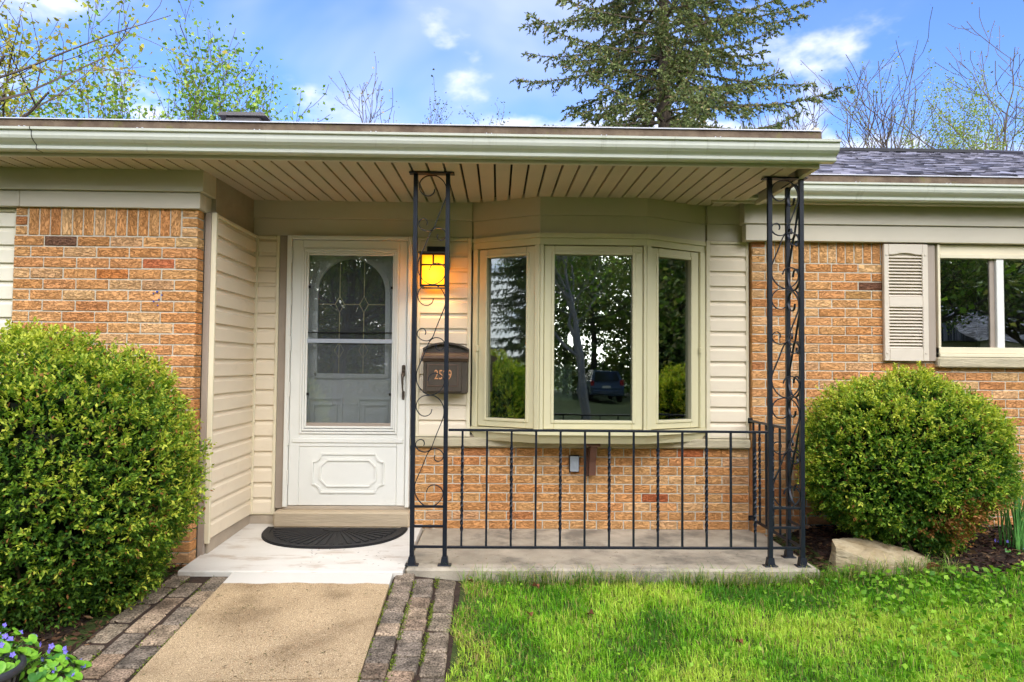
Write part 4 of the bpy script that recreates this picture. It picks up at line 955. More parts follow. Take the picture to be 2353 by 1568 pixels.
# ------------------------------------------------------------------ shrubs
from mathutils import noise as mnoise
def lump(d, f, seed):
    return np.array([mnoise.fractal(Vector((float(a[0])*f+seed, float(a[1])*f, float(a[2])*f)), 1.0, 2.0, 3) for a in d])
def shrub(name, label, c, rad, seed, nspr, base=-.1, dead=None, thin=None, group='clipped round shrubs'):
    g = np.random.default_rng(seed); c = np.array(c); rad = np.array(rad)
    root = thing(name, label, 'shrub', (c[0], c[1], base), group)
    d = unit(g.normal(size=(nspr, 3))); d = d[d[:,2] > -.92]; n = len(d)
    lm = lump(d, 2.4, seed)*.13 + lump(d, 6.0, seed+9)*.085
    depth = np.where(g.random(n) < .66, g.uniform(-.03,.055,n) + .08*(g.random(n) < .02), -g.random(n)**1.3*.24)
    flare = np.where(d[:,2] < -.25, 1 - .22*np.abs(d[:,2]+.25), 1)[:,None]
    sq = (np.abs(d)**2.5).sum(1)**(-1/2.5); sq = .55 + .45*sq
    pos = c + d*rad*(sq + lm + depth)[:,None]*np.concatenate([flare,flare,np.ones_like(flare)],1)
    ok = pos[:,2] > base + .03; pos, d, depth, lm = pos[ok], d[ok], depth[ok], lm[ok]; n = len(pos)
    ax = unit(d*np.array([1,1,1]) + np.array([0,0,.55]) + g.normal(size=(n,3))*.42)
    K = 9
    t = (np.arange(K)/K)[None,:,None]
    sl = g.uniform(.05,.095,n)[:,None,None]
    p = pos[:,None,:] + ax[:,None,:]*t*sl
    rv = g.normal(size=(n,K,3)); ld = unit(ax[:,None,:]*.75 + unit(rv - (rv*ax[:,None,:]).sum(-1,keepdims=True)*ax[:,None,:])*.85)
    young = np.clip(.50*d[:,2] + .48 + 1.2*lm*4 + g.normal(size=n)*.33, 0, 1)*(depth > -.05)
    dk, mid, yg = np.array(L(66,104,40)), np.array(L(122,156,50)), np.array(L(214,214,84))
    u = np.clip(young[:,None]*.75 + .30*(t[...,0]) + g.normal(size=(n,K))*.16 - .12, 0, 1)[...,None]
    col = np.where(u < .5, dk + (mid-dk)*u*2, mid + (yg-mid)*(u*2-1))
    brown = g.random((n,K)) < .035
    if dead is not None:
        for dc, dr in dead:
            w = np.linalg.norm((pos-np.array(dc)), axis=1) < dr*(1+.5*g.normal(size=n)*.4); brown |= (w[:,None] & (g.random((n,K)) < .75))
    col[brown] = np.array(L(168,116,66))*g.uniform(.6,1.2,(brown.sum(),1))
    col = col*g.uniform(.8,1.2,(n,K,1))
    keep = np.ones((n,K), bool)
    if thin is not None:
        for dc, dr, pr in thin: keep &= ~((np.linalg.norm(pos-np.array(dc),axis=1) < dr)[:,None] & (g.random((n,K)) < pr))
    P_ = p[keep]; D_ = ld[keep]; C_ = col[keep]; m = len(P_)
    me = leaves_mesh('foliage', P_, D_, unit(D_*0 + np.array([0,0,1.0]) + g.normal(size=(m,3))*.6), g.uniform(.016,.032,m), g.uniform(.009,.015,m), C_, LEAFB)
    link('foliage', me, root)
    b = B(); bv = np.array([(0,0,1)])
    for i in range(44):   # stems from the base out through the crown
        a = g.uniform(0, 2*math.pi); dd = unit(np.array([math.cos(a), math.sin(a), g.uniform(-.35,1.3)])); e = c + dd*rad*g.uniform(.84,.96); s = np.array([c[0]+g.normal()*.06, c[1]+g.normal()*.06, base-.02])
        m1 = s*.5 + e*.5 + g.normal(size=3)*.05; m1[2] = s[2]*.55+e[2]*.45; b.tube([s, m1, e], [.012,.008,.003], 5)
    b.build('stems', MT['twig'], root)
    dd = unit(g.normal(size=(2600,3))); dd = dd[dd[:,2] > -.8]; pc = c + dd*rad*.70*np.where(dd[:,2:3] < 0, .86, 1); # dark core added to block see-through, inner shade put into its colour
    me = leaves_mesh('dark_core', pc, g.normal(size=pc.shape), unit(dd + g.normal(size=pc.shape)*.3), .14, .11, np.tile(np.array(L(40,54,24)), (len(pc),1))*g.uniform(.6,1.3,(len(pc),1)), LEAF)
    link('dark_core', me, root); return root
shrub('boxwood_shrub', 'large clipped boxwood shrub by the brick pier next to the entry', (-2.40,-1.46,.560), (.68,.55,.715), 3, 12500, base=-.10, thin=[((-1.95,-1.75,-.02),.22,.5)])
shrub('boxwood_shrub', 'round clipped boxwood shrub under the shuttered window, browned low down', (2.755,-.57,.575), (.615,.40,.525), 5, 11000, base=.0,
      dead=[((2.90,-.93,.24),.15),((3.08,-.90,.27),.13),((2.72,-.95,.18),.10),((2.3,-.8,.25),.05)], thin=[((3.22,-.80,.12),.26,.7),((2.95,-.85,.05),.12,.5)])

# ------------------------------------------------------------------ grass and ground cover
def blades(name, X, Y, hgt, wid, col, lean, g, label, zoff=0.0, mat=None):
    n = len(X); Z = gz(X, Y) + zoff; az = g.uniform(0, 2*np.pi, n)
    s = np.stack([np.cos(az), np.sin(az), np.zeros(n)], 1); f = np.stack([-np.sin(az), np.cos(az), np.zeros(n)], 1)
    base = np.stack([X, Y, Z], 1); h = hgt[:,None]; w = wid[:,None]; ln = lean[:,None]
    mid = base + np.array([0,0,1.])*h*.55 + f*h*ln*.30; tip = base + np.array([0,0,1.])*h*(1-.35*ln) + f*h*ln*.95
    v = np.stack([base-s*w/2, base+s*w/2, mid+s*w*.42, mid-s*w*.42, tip], 1).reshape(-1,3); i = np.arange(n)*5
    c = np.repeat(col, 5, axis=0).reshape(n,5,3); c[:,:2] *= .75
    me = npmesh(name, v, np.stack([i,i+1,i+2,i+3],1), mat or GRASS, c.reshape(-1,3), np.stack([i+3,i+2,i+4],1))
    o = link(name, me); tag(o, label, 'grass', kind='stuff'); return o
def nz(X, Y, f, seed): return np.array([mnoise.fractal(Vector((float(a)*f+seed, float(b_)*f, seed*.7)), 1.0, 2.0, 3) for a, b_ in zip(X, Y)])
g = np.random.default_rng(21)
def lawn_ok(X, Y):
    ok = (X > -.205 + .03*np.sin(Y*9)) & (Y < -1.005 - .012*np.sin(X*23)) | ((X > 1.99) & (Y < -.93))
    inrock = ((X-2.46)/.33)**2 + ((Y+.86)/.19)**2 < 1
    mulch = (X > 2.55) & (Y > -1.02 - .06*np.sin(X*7))
    return ok & ~inrock & ~mulch
N = 120000
X = g.uniform(-.22, 4.6, N); Y = g.uniform(-3.3, -.9, N); keep = lawn_ok(X, Y) & (g.random(N) < np.where(Y < -2.45, .45, 1.0)) & (g.random(N) < np.where(X > 3.6, .5, 1.0))
X, Y = X[keep], Y[keep]; n = len(X); pn = nz(X, Y, 2.2, 4.0); pf = nz(X, Y, 9.0, 8.0)
hg = np.clip(.034 + .026*g.random(n) + .025*pf + .012*pn, .02, .11); hg = np.where((Y > -1.10) & (X < 1.95), hg*.75, hg)
dk, lt, ye = np.array(L(80,140,28)), np.array(L(144,202,42)), np.array(L(200,222,84))
u = np.clip(.47 + 1.1*pn + .26*g.normal(size=n) + .18*sm(-1.3,-1.9,Y), 0, 1)[:,None]  # blades painted lighter towards the front, shade nearer the house put into colour
col = np.where(u < .6, dk+(lt-dk)*u/.6, lt+(ye-lt)*(u-.6)/.4); dry = g.random(n) < np.clip(.09 + .35*((X < -.02) & (pf > .05)) + .12*(Y > -1.12), 0, .5); col[dry] = np.array(L(190,170,104))*g.uniform(.7,1.1,(dry.sum(),1))
col = col*g.uniform(.82,1.18,(n,1)); lean = np.clip(np.abs(g.normal(.55,.38,n)), .05, 1.3)
blades('grass', X, Y, hg, g.uniform(.0026,.0048,n), col, lean, g, 'thick green spring grass on the front lawn')
# long unmown tufts along the slab edge and round the stone
cx_ = np.concatenate([g.choice([.10,.32,.55,.78,1.18,1.42,1.62,1.85,1.96], 700) + g.normal(0,.06,700), g.uniform(-.2,2.0,700), g.choice([2.12,2.2,2.32,2.5,2.62,2.74], 420)+g.normal(0,.04,420)])
cy_ = np.concatenate([-1.02 - np.abs(g.normal(0,.035,1400)), np.where(g.random(420) < .4, -.98, -1.02) - np.abs(g.normal(0,.04,420))])
n = len(cx_); c3 = np.where(g.random((n,1)) < .3, np.array(L(196,180,120)), np.where(g.random((n,1)) < .5, np.array(L(84,130,34)), np.array(L(128,162,60))))
blades('grass', cx_, cy_, g.uniform(.07,.17,n), g.uniform(.0022,.004,n), c3*g.uniform(.75,1.15,(n,1)), np.abs(g.normal(.9,.35,n)), g, 'long unmown grass tufts along the slab edge and stone')
# broad-leaved weeds: clover and violets in the lawn
Nw = 11000; X = g.uniform(-.15, 4.3, Nw); Y = g.uniform(-3.0, -.95, Nw); pw = nz(X, Y, 1.7, 31.0)
pr = np.clip(.05 + .8*sm(1.4,2.4,X)*sm(-2.5,-1.5,Y) + .16*(pw > .15) + .10*sm(-1.6,-2.2,Y), 0, .85); keep = lawn_ok(X, Y) & (g.random(Nw) < pr); X, Y = X[keep], Y[keep]; n = len(X)
az = g.uniform(0,6.28,n); d = np.stack([np.cos(az), np.sin(az), g.uniform(-.2,.9,n)], 1); big = sm(1.4,2.4,X)
P_ = np.stack([X, Y, gz(X,Y)+g.uniform(.025,.065,n)], 1); s_ = g.uniform(.016,.030,n)*(1+.5*big)
u = g.random((n,1)); col = np.array(L(76,134,26))*(1-u) + np.array(L(164,204,66))*u
o = link('ground_cover', leaves_mesh('ground_cover', P_, d, np.tile([0,0,1.0],(n,1)) + g.normal(size=(n,3))*.6, s_, s_*.75, col*g.uniform(.8,1.15,(n,1)), LEAF, .12)); tag(o, 'low clover and violet leaves among the lawn grass', 'weeds', kind='stuff')
# moss and weeds in the paver joints
pts = []
for xr in (lambda y: -.590+.012*(-1-y), lambda y: -.469+.012*(-1-y), lambda y: -.345+.014*(-1-y)):
    y = g.uniform(-3.2,-1.03,1500); pts.append(np.stack([np.array([xr(q) for q in y]) + g.normal(0,.006,1500), y], 1)[nz(y*0+len(pts), y, 5.0, 3.0) > -.12])
for xr in (lambda y: -1.538, lambda y: -1.65, lambda y: -1.77-.03*math.sin(min(1,(-1-y)/1.4)*math.pi)):
    y = g.uniform(-3.0,-1.06,1100); pts.append(np.stack([np.array([xr(q) for q in y]) + g.normal(0,.007,1100), y], 1)[nz(y*0+len(pts), y, 6.0, 5.0) > .02])
Q = np.concatenate(pts); n = len(Q); az = g.uniform(0,6.28,n); d = np.stack([np.cos(az), np.sin(az), g.uniform(.2,1.1,n)], 1); u = g.random((n,1))
o = link('joint_weeds', leaves_mesh('joint_weeds', np.stack([Q[:,0],Q[:,1],gz(Q[:,0],Q[:,1])+g.uniform(.006,.024,n)],1), d, g.normal(size=(n,3))+[0,0,1], g.uniform(.006,.014,n), g.uniform(.004,.008,n), (np.array(L(84,108,30))*(1-u)+np.array(L(150,164,62))*u), LEAF)); tag(o, 'moss and small weeds growing in the paver joints', 'weeds', kind='stuff')
# mulch and leaf litter of the two beds
def litter(name, label, X, Y, cols, g, size=(.015,.05), z=.004):
    n = len(X); az = g.uniform(0,6.28,n); d = np.stack([np.cos(az), np.sin(az), g.normal(0,.25,n)], 1); c = np.array(cols)[g.integers(0,len(cols),n)]*g.uniform(.6,1.2,(n,1))
    l = g.uniform(*size, n); o = link(name, leaves_mesh(name, np.stack([X,Y,gz(X,Y)+z+g.uniform(0,.018,n)],1), d, g.normal(size=(n,3))*.5+[0,0,1], l, l*g.uniform(.2,.5,n), c, tint_mat(name+'_tint', .9, .15, 0), .1)); tag(o, label, 'mulch', kind='stuff')
X = g.uniform(-3.2,-1.80,7000); Y = g.uniform(-2.9,-.8,7000); k_ = X < -1.87-.05*np.sin(np.clip((-1-Y)/1.4,0,1)*np.pi)+.015
litter('mulch', 'brown mulch and leaf litter under the large shrub', X[k_], Y[k_], [L(92,66,46),L(70,50,36),L(126,98,70),L(54,40,30)], g)
X = g.uniform(1.99,5.0,8000); Y = g.uniform(-1.06,-.07,8000); k_ = (X > 2.5) | (Y > -.9)
litter('mulch', 'dark shredded mulch under the round shrub', X[k_], Y[k_], [L(54,38,32),L(44,32,28),L(72,50,40),L(112,88,62)], g, (.02,.06), .004)

q = np.concatenate([np.stack([g.uniform(-1.5,-.62,150), g.uniform(-2.18,-1.25,150)],1), np.stack([g.uniform(-1.2,-.58,40), g.uniform(-1.0,-.62,40)],1), np.stack([g.uniform(-.5,1.9,90), -1.0+np.abs(g.normal(0,.2,90)).clip(0,.9)],1)])
n = len(q); az = g.uniform(0,6.28,n); zz = np.where(q[:,0] > -.55, .002, np.where(q[:,1] > -1.05, .002+.034*(q[:,1]+1.055)/1.105+.001, -0.005+0.094*(q[:,1]+1.07)+.002)); l = g.uniform(.008,.03,n)
o = link('clippings', leaves_mesh('clippings', np.stack([q[:,0],q[:,1],zz],1), np.stack([np.cos(az),np.sin(az),np.zeros(n)],1), np.tile([0,0,1.0],(n,1)), l, np.minimum(l*.3,.005), np.array([L(60,84,30),L(92,72,48),L(120,104,70),L(70,56,40)])[g.integers(0,4,n)], GRASS, .2)); tag(o, 'scattered clippings and grit on the walk and porch slab', 'clippings', kind='stuff')
# bed soil sheets
for nm, lb, x0, x1, y0, y1 in (('soil_bed','bare soil of the bed under the large shrub',-4.5,-1.90,-2.9,-.80),('soil_bed','dark soil of the bed along the wing wall',1.98,6.0,-1.0,-.05)):
    xs = np.linspace(x0,x1,14); ys = np.linspace(y0,y1,10); A_, B_ = np.meshgrid(xs,ys); zz = gz(A_,B_)+.006; zz[0,:] -= .03; zz[:,-1] -= .03; zz[:,0] -= .02
    vv = np.stack([A_,B_,zz],-1).reshape(-1,3); q = (np.arange(9)[:,None]*14+np.arange(13)[None]).ravel()
    o = link(nm, npmesh(nm, vv, np.stack([q,q+1,q+15,q+14],1), MT['soil'], smooth=True)); tag(o, lb, 'soil', kind='structure')

# dead leaves lying about
b = B(); pr_ = [(0,-.03),(.010,-.018),(.020,-.004),(.015,.012),(.006,.022),(0,.034),(-.006,.020),(-.016,.012),(-.019,-.004),(-.009,-.018)]
b.add([(x,y,.010*math.cos(y*70)+abs(x)*.5) for x,y in pr_] + [(0,0,.0)], [(i,(i+1)%10,10) for i in range(10)]); b.tube([(0,-.03,.004),(.004,-.05,.006)], .0012, 4)
dl = b.mesh('fallen_leaf', M('dead_leaf', L(136,86,56), .8, .3, 60))
for x, y, k, lb in ((.233,-1.13,1.0,'orange-brown dead leaf in the grass closest to the slab edge'),(.18,-1.50,.9,'dull brown dead leaf in the lawn straight below the leaf by the slab'),(.506,-1.49,.95,'curled reddish dead leaf in the lawn below the switch box'),
        (2.694,-1.57,1.1,'dark brown dead leaf in the clover furthest towards the onion clump'),(1.19,-1.80,.9,'small brown dead leaf in the middle of the lawn, furthest from the slab'),(-.15,-1.06,.8,'small dead leaf where pavers, slab and lawn meet'),
        (2.62,-1.06,1.5,'large curled brown dead leaf at the low end of the stone'),(2.33,-.66,1.5,'large brown dead leaf behind the stone, under the round shrub')):
    o = link('fallen_leaf', dl, None, (x, y, float(gz(x,y))+(.036 if k < 1.3 else .06)), (rng.uniform(-.5,.5)+(.6 if k > 1.3 else 0), rng.uniform(-.5,.5), rng.uniform(0,6.2)), (k,k,k)); tag(o, lb, 'leaf', 'dead leaves lying about')

# ------------------------------------------------------------------ violets in a pot
def heart(s=1.0, n=16):
    out = []
    for i in range(n):
        a = 2*math.pi*i/n; r = (.5 + .12*math.cos(a) - .14*max(0, math.cos(a-math.pi))**6*2.2); out.append((r*math.sin(a)*1.02, r*math.cos(a)+.38))
    return out
def leaf_mesh_heart(name, cols):
    h = heart(); vs = [(x*.055, y*.055, abs(x)*.018 - .012*y*y) for x, y in h] + [(0,.030,.0)]
    b = B(); b.add(vs, [(i,(i+1)%16,16) for i in range(16)]); b.tube([(0,.0,0),(0,-.03,-.035),(0,-.045,-.09)], .0014, 4)
    return b.mesh(name, M(name+'_green', cols[0], .4, .2, 25, spec=.4, col2=cols[1]), True)
hl = [leaf_mesh_heart('leaf', (L(92,150,36),L(138,186,56))), leaf_mesh_heart('leaf', (L(58,112,44),L(84,140,58)))]
b = B()
for k in range(5):
    a = k*2*math.pi/5 + .3; c, s_ = math.cos(a), math.sin(a); w = .006 if k else .008
    b.add([(0,0,0),(c*.009-s_*w,s_*.009+c*w,.003),(c*.017,s_*.017,.001),(c*.009+s_*w,s_*.009-c*w,.003)], [(0,1,2,3)])
flo = b.mesh('flower', M('violet_petal', L(104,88,196), .6, .2, 120, col2=L(150,138,224)))
def violets(label, spots, nl, nf, group=None, zt=.10, seed=1):
    r_ = random.Random(seed); cx0 = sum(s[0] for s in spots)/len(spots); cy0 = sum(s[1] for s in spots)/len(spots)
    root = thing('violet_plant', label, 'plant', (cx0, cy0, float(gz(cx0,cy0))), group)
    for i in range(nl+nf):
        sx, sy, sr, sz = r_.choice(spots); a = r_.uniform(0,6.28); rr_ = sr*math.sqrt(r_.random()); x, y = sx+rr_*math.cos(a), sy+rr_*math.sin(a); z = sz + zt*(1-(rr_/sr)**2)*r_.uniform(.5,1.1)
        out = math.atan2(y-sy, x-sx)
        if i < nl: link('leaf', hl[0] if r_.random() < .8 else hl[1], root, (x,y,z), (r_.uniform(-.7,.2), r_.uniform(-.4,.4), out-math.pi/2+r_.uniform(-.8,.8)), [r_.uniform(.55,1.0)]*3)
        else: link('flower', flo, root, (x,y,z+.03), (R(70)+r_.uniform(-.4,.3), r_.uniform(-.4,.4), r_.uniform(-.9,.9)), [r_.uniform(.6,.85)]*3)
pot = thing('planter', 'grey ribbed planter pot at the edge of the walk with violets', 'planter', (-2.035,-2.40,-.17))
b = B(); b.lathe([(.0,-.005),(.125,.0),(.150,.13),(.152,.135)], (-2.035,-2.40,-.135), 40); b.build('bowl', MT['pot'], pot, True)
b = B(); b.lathe([(.145,.128),(.164,.128),(.170,.138),(.168,.156),(.160,.162),(.150,.156),(.146,.14)], (-2.035,-2.40,-.135), 40); b.build('rim', M('pot_rim', L(58,58,62), .5, .1, 20), pot, True)
for k in range(26):
    a = 2*math.pi*k/26; b = B(); b.tube([(-2.035+.128*math.cos(a),-2.40+.128*math.sin(a),-.125),(-2.035+.153*math.cos(a),-2.40+.153*math.sin(a),-.008)], .0035, 5); b.build('groove', MT['black'], pot)
b = B(); b.lathe([(0,.0),(.146,.0)], (-2.035,-2.40,-.005), 24); b.build('potting_soil', MT['soil'], pot)
violets('bright green violet plant with purple flowers spilling from the planter pot', [(-2.05,-2.33,.13,.0),(-1.96,-2.17,.14,-.09),(-1.87,-2.16,.11,-.13),(-2.12,-2.17,.15,-.02)], 230, 40, zt=.10, seed=5)
violets('small violet plant with dark flowers below the onion leaves by the wall', [(3.38,-.62,.16,.0),(3.52,-.72,.14,.0)], 16, 5, zt=.05, seed=9)
# garden onions at the right
on = thing('onion_clump', 'clump of tall tubular onion leaves against the brick by the round shrub', 'plant', (3.52,-.62,.0))
olm = M('onion_leaf', L(66,120,60), .45, .2, 20, col2=L(108,164,76)); r_ = random.Random(4)
for k in range(60):
    x, y = 3.50+r_.uniform(-.09,.16), -.62+r_.uniform(-.09,.09); a = r_.uniform(0,6.28); ln = r_.uniform(.34,.62); le = r_.uniform(.05,.35)
    p1 = (x+math.cos(a)*ln*le*.35, y+math.sin(a)*ln*le*.25, ln*.55); p2 = (x+math.cos(a)*ln*le*1.1, y+math.sin(a)*ln*le*.7, ln*(1-.2*le))
    b = B(); b.tube(catmull([(x,y,.0),p1,p2],4), [.0045,.0045,.0042,.004,.0036,.0032,.0026,.0018,.0008], 5); b.build('leaf', olm, on, True)

# ------------------------------------------------------------------ trees
def tree_mesh(seed, height, trunk_r, stems=1, split=.35, lvls=4, kids=(5,5,5), ang=(38,42,45), ratio=(.62,.55,.5), up=.18, wig=.16, leaves=6, lsize=.09, cols=None, lean=0.0, spread=1.0, barkmat='bark', nleaf_frac=1.0, start=.3, tmin=.0035):
    r_ = random.Random(seed); g = np.random.default_rng(seed); b = B(); anchors = []
    def grow(p, d, ln, r, lv):
        n = 6 if lv < 2 else 4; pts = [p.copy()]; rs = [r]; dd = d.copy(); q = p.copy()
        for i in range(n):
            dd = (dd + Vector((r_.gauss(0,wig), r_.gauss(0,wig), r_.gauss(0,wig*.6)+up*(.5 if lv == 0 else 1)))).normalized(); q = q + dd*ln/n; pts.append(q.copy()); rs.append(max(r*(1-(i+1)/n*.78), tmin))
        b.tube(pts, rs, (8,6,4,3,3)[min(lv,4)])
        if lv >= lvls-1:
            for p_ in pts[1:]: anchors.append(p_)
            return
        nk = kids[min(lv,len(kids)-1)]
        for k in range(nk):
            t = (start if lv == 0 else .22) + (1-(start if lv == 0 else .22))*(k+r_.random()*.8)/nk; t = min(t, .98); i = min(int(t*n), n-1); f = t*n-i; o_ = pts[i].lerp(pts[i+1], f)
            dl_ = (pts[i+1]-pts[i]).normalized(); a = R(ang[min(lv,len(ang)-1)]*r_.uniform(.65,1.3)); axs = dl_.orthogonal().normalized(); axs.rotate(__import__('mathutils').Quaternion(dl_, r_.uniform(0,6.28)))
            nd_ = dl_.copy(); nd_.rotate(__import__('mathutils').Quaternion(axs, a)); nd_ = Vector((nd_.x*spread, nd_.y*spread, nd_.z)).normalized()
            grow(o_, nd_, ln*ratio[min(lv,len(ratio)-1)]*(1.15-.45*t if lv == 0 else 1)*r_.uniform(.75,1.2), rs[i]*.62, lv+1)
    for s in range(stems):
        a = 2*math.pi*s/stems + r_.random(); tl = 0 if stems == 1 else .26
        grow(Vector((math.cos(a)*.1*(stems > 1), math.sin(a)*.1*(stems > 1), -.2)), Vector((math.cos(a)*tl+lean, math.sin(a)*tl, 1)).normalized(), height*.72, trunk_r*(1 if stems == 1 else .7), 0)
    zmax = max(v[2] for v in b.v); k = height/zmax; b.v = [(x*k,y*k,z*k) for x,y,z in b.v]
    bm_ = b.mesh('trunk', MT[barkmat])
    A_ = np.array([tuple(a*k) for a in anchors]); lm = None
    if leaves:
        P_ = np.repeat(A_, leaves, axis=0); P_ = P_ + g.normal(size=P_.shape)*lsize*1.5; m = len(P_); kp = g.random(m) < nleaf_frac; P_ = P_[kp]; m = len(P_)
        c = np.array(cols)[g.integers(0,len(cols),m)]*g.uniform(.75,1.25,(m,1)); s = g.uniform(.6,1.3,m)*lsize
        lm = leaves_mesh('crown', P_, g.normal(size=(m,3))*[1,1,.7]+[0,0,-.3], g.normal(size=(m,3)), s, s*.75, c, LEAF)
    return bm_, lm
def plant_tree(name, label, loc, meshes, rotz=0.0, group=None, s=1.0):
    root = thing(name, label, 'tree', loc, group); root.rotation_euler.z = rotz; root.scale = (s,s,s)
    link('trunk', meshes[0], root, local=True)
    if meshes[1]: link('crown', meshes[1], root, local=True)
    return root
YG = [L(176,172,62), L(196,190,84), L(150,156,52), L(168,150,60)]; GR = [L(118,152,60), L(148,178,80), L(170,190,96), L(104,138,56)]; OL = [L(92,98,60), L(120,120,80), L(70,84,48)]; BUD = [L(150,130,96), L(176,160,124), L(110,96,76)]
tA = tree_mesh(31, 13.5, .26, kids=(9,6,5), ang=(58,45,48), ratio=(.6,.55,.5), up=.10, wig=.13, leaves=5, lsize=.10, cols=YG, start=.25, spread=1.15, tmin=.006)
plant_tree('maple_tree', 'tall maple with sparse yellow-green spring leaves at the picture\'s left edge', (-12.1, 9.0, -.4), tA, 2.2)
tB = tree_mesh(12, 12.6, .16, stems=5, kids=(6,5,5), ang=(30,34,40), ratio=(.5,.52,.5), up=.16, wig=.10, leaves=3, lsize=.13, cols=GR, tmin=.009)
plant_tree('spring_tree', 'multi-stemmed tree with fresh green leaves above the roof beside the roof vent', (-11.0, 17.0, -.4), tB, .4, None, 1.10)
tB2 = tree_mesh(19, 11.4, .14, stems=4, kids=(5,5,4), ang=(32,36,42), ratio=(.5,.52,.5), up=.15, wig=.11, leaves=3, lsize=.12, cols=GR+YG, tmin=.008)
plant_tree('spring_tree', 'thinner tree with yellow-green leaves between the maple and the green tree', (-14.4, 17.5, -.4), tB2, 1.4, None, 1.12)
tC = tree_mesh(41, 15.0, .20, tmin=.012, kids=(8,5,4), ang=(34,36,40), up=.16, leaves=1, lsize=.10, cols=BUD, nleaf_frac=.8)
tC2 = tree_mesh(43, 15.0, .20, tmin=.010, kids=(8,5,5), ang=(38,38,42), up=.14, leaves=3, lsize=.11, cols=OL)
plant_tree('bare_tree', 'faint budding treetop over the roof, just right of the roof vent', (-11.6, 32.0, -.4), tC, .3, 'small treetops over the roof', 1.10)
plant_tree('bare_tree', 'faint budding treetop in the middle of the three small ones over the roof', (-8.6, 32.0, -.4), tC, 2.5, 'small treetops over the roof', 1.09)
plant_tree('leafing_tree', 'small dark-leaved treetop over the roof in front of the low cloud', (-3.2, 30.0, -.4), tC2, .8, 'small treetops over the roof', 1.04)
tD = tree_mesh(52, 14.0, .26, tmin=.013, kids=(7,5,4), ang=(36,36,40), ratio=(.60,.55,.5), up=.15, wig=.17, leaves=1, lsize=.08, cols=BUD, nleaf_frac=.45)
tE = tree_mesh(57, 14.0, .28, tmin=.013, stems=2, kids=(6,5,4), ang=(32,36,40), ratio=(.55,.55,.5), up=.16, wig=.17, leaves=1, lsize=.08, cols=BUD, nleaf_frac=.6)
tF = tree_mesh(61, 12.5, .12, stems=5, kids=(7,6,5), ang=(24,30,36), ratio=(.5,.5,.5), up=.18, wig=.10, leaves=4, lsize=.075, cols=[L(150,166,76),L(168,178,92),L(128,148,60)])
grp = 'bare trees behind the wing roof'
plant_tree('bare_tree', 'bare branching tree partly behind the spruce\'s drooping right-hand boughs', (12.2, 24.0, -.4), tD, 1.0, grp, 1.12)
plant_tree('bare_tree', 'bare tree rising between the porch gutter end and the spruce', (14.6, 24.0, -.4), tE, .2, grp, 1.04)
plant_tree('bare_tree', 'slim bare tree left of the yellow-green leafing tree', (18.6, 25.0, -.4), tD, 3.6, grp, 1.10)
plant_tree('leafing_tree', 'yellow-green leafing tree among the bare trees above the wing roof', (20.0, 25.0, -.4), tF, .7, grp, 1.22)
plant_tree('bare_tree', 'tallest bare tree with pale twig tips above the wing roof', (22.0, 24.0, -.4), tE, 2.7, grp, 1.36)
plant_tree('bare_tree', 'bare tree cut off by the right edge of the picture', (24.6, 25.0, -.4), tD, 5.0, grp, 1.1)

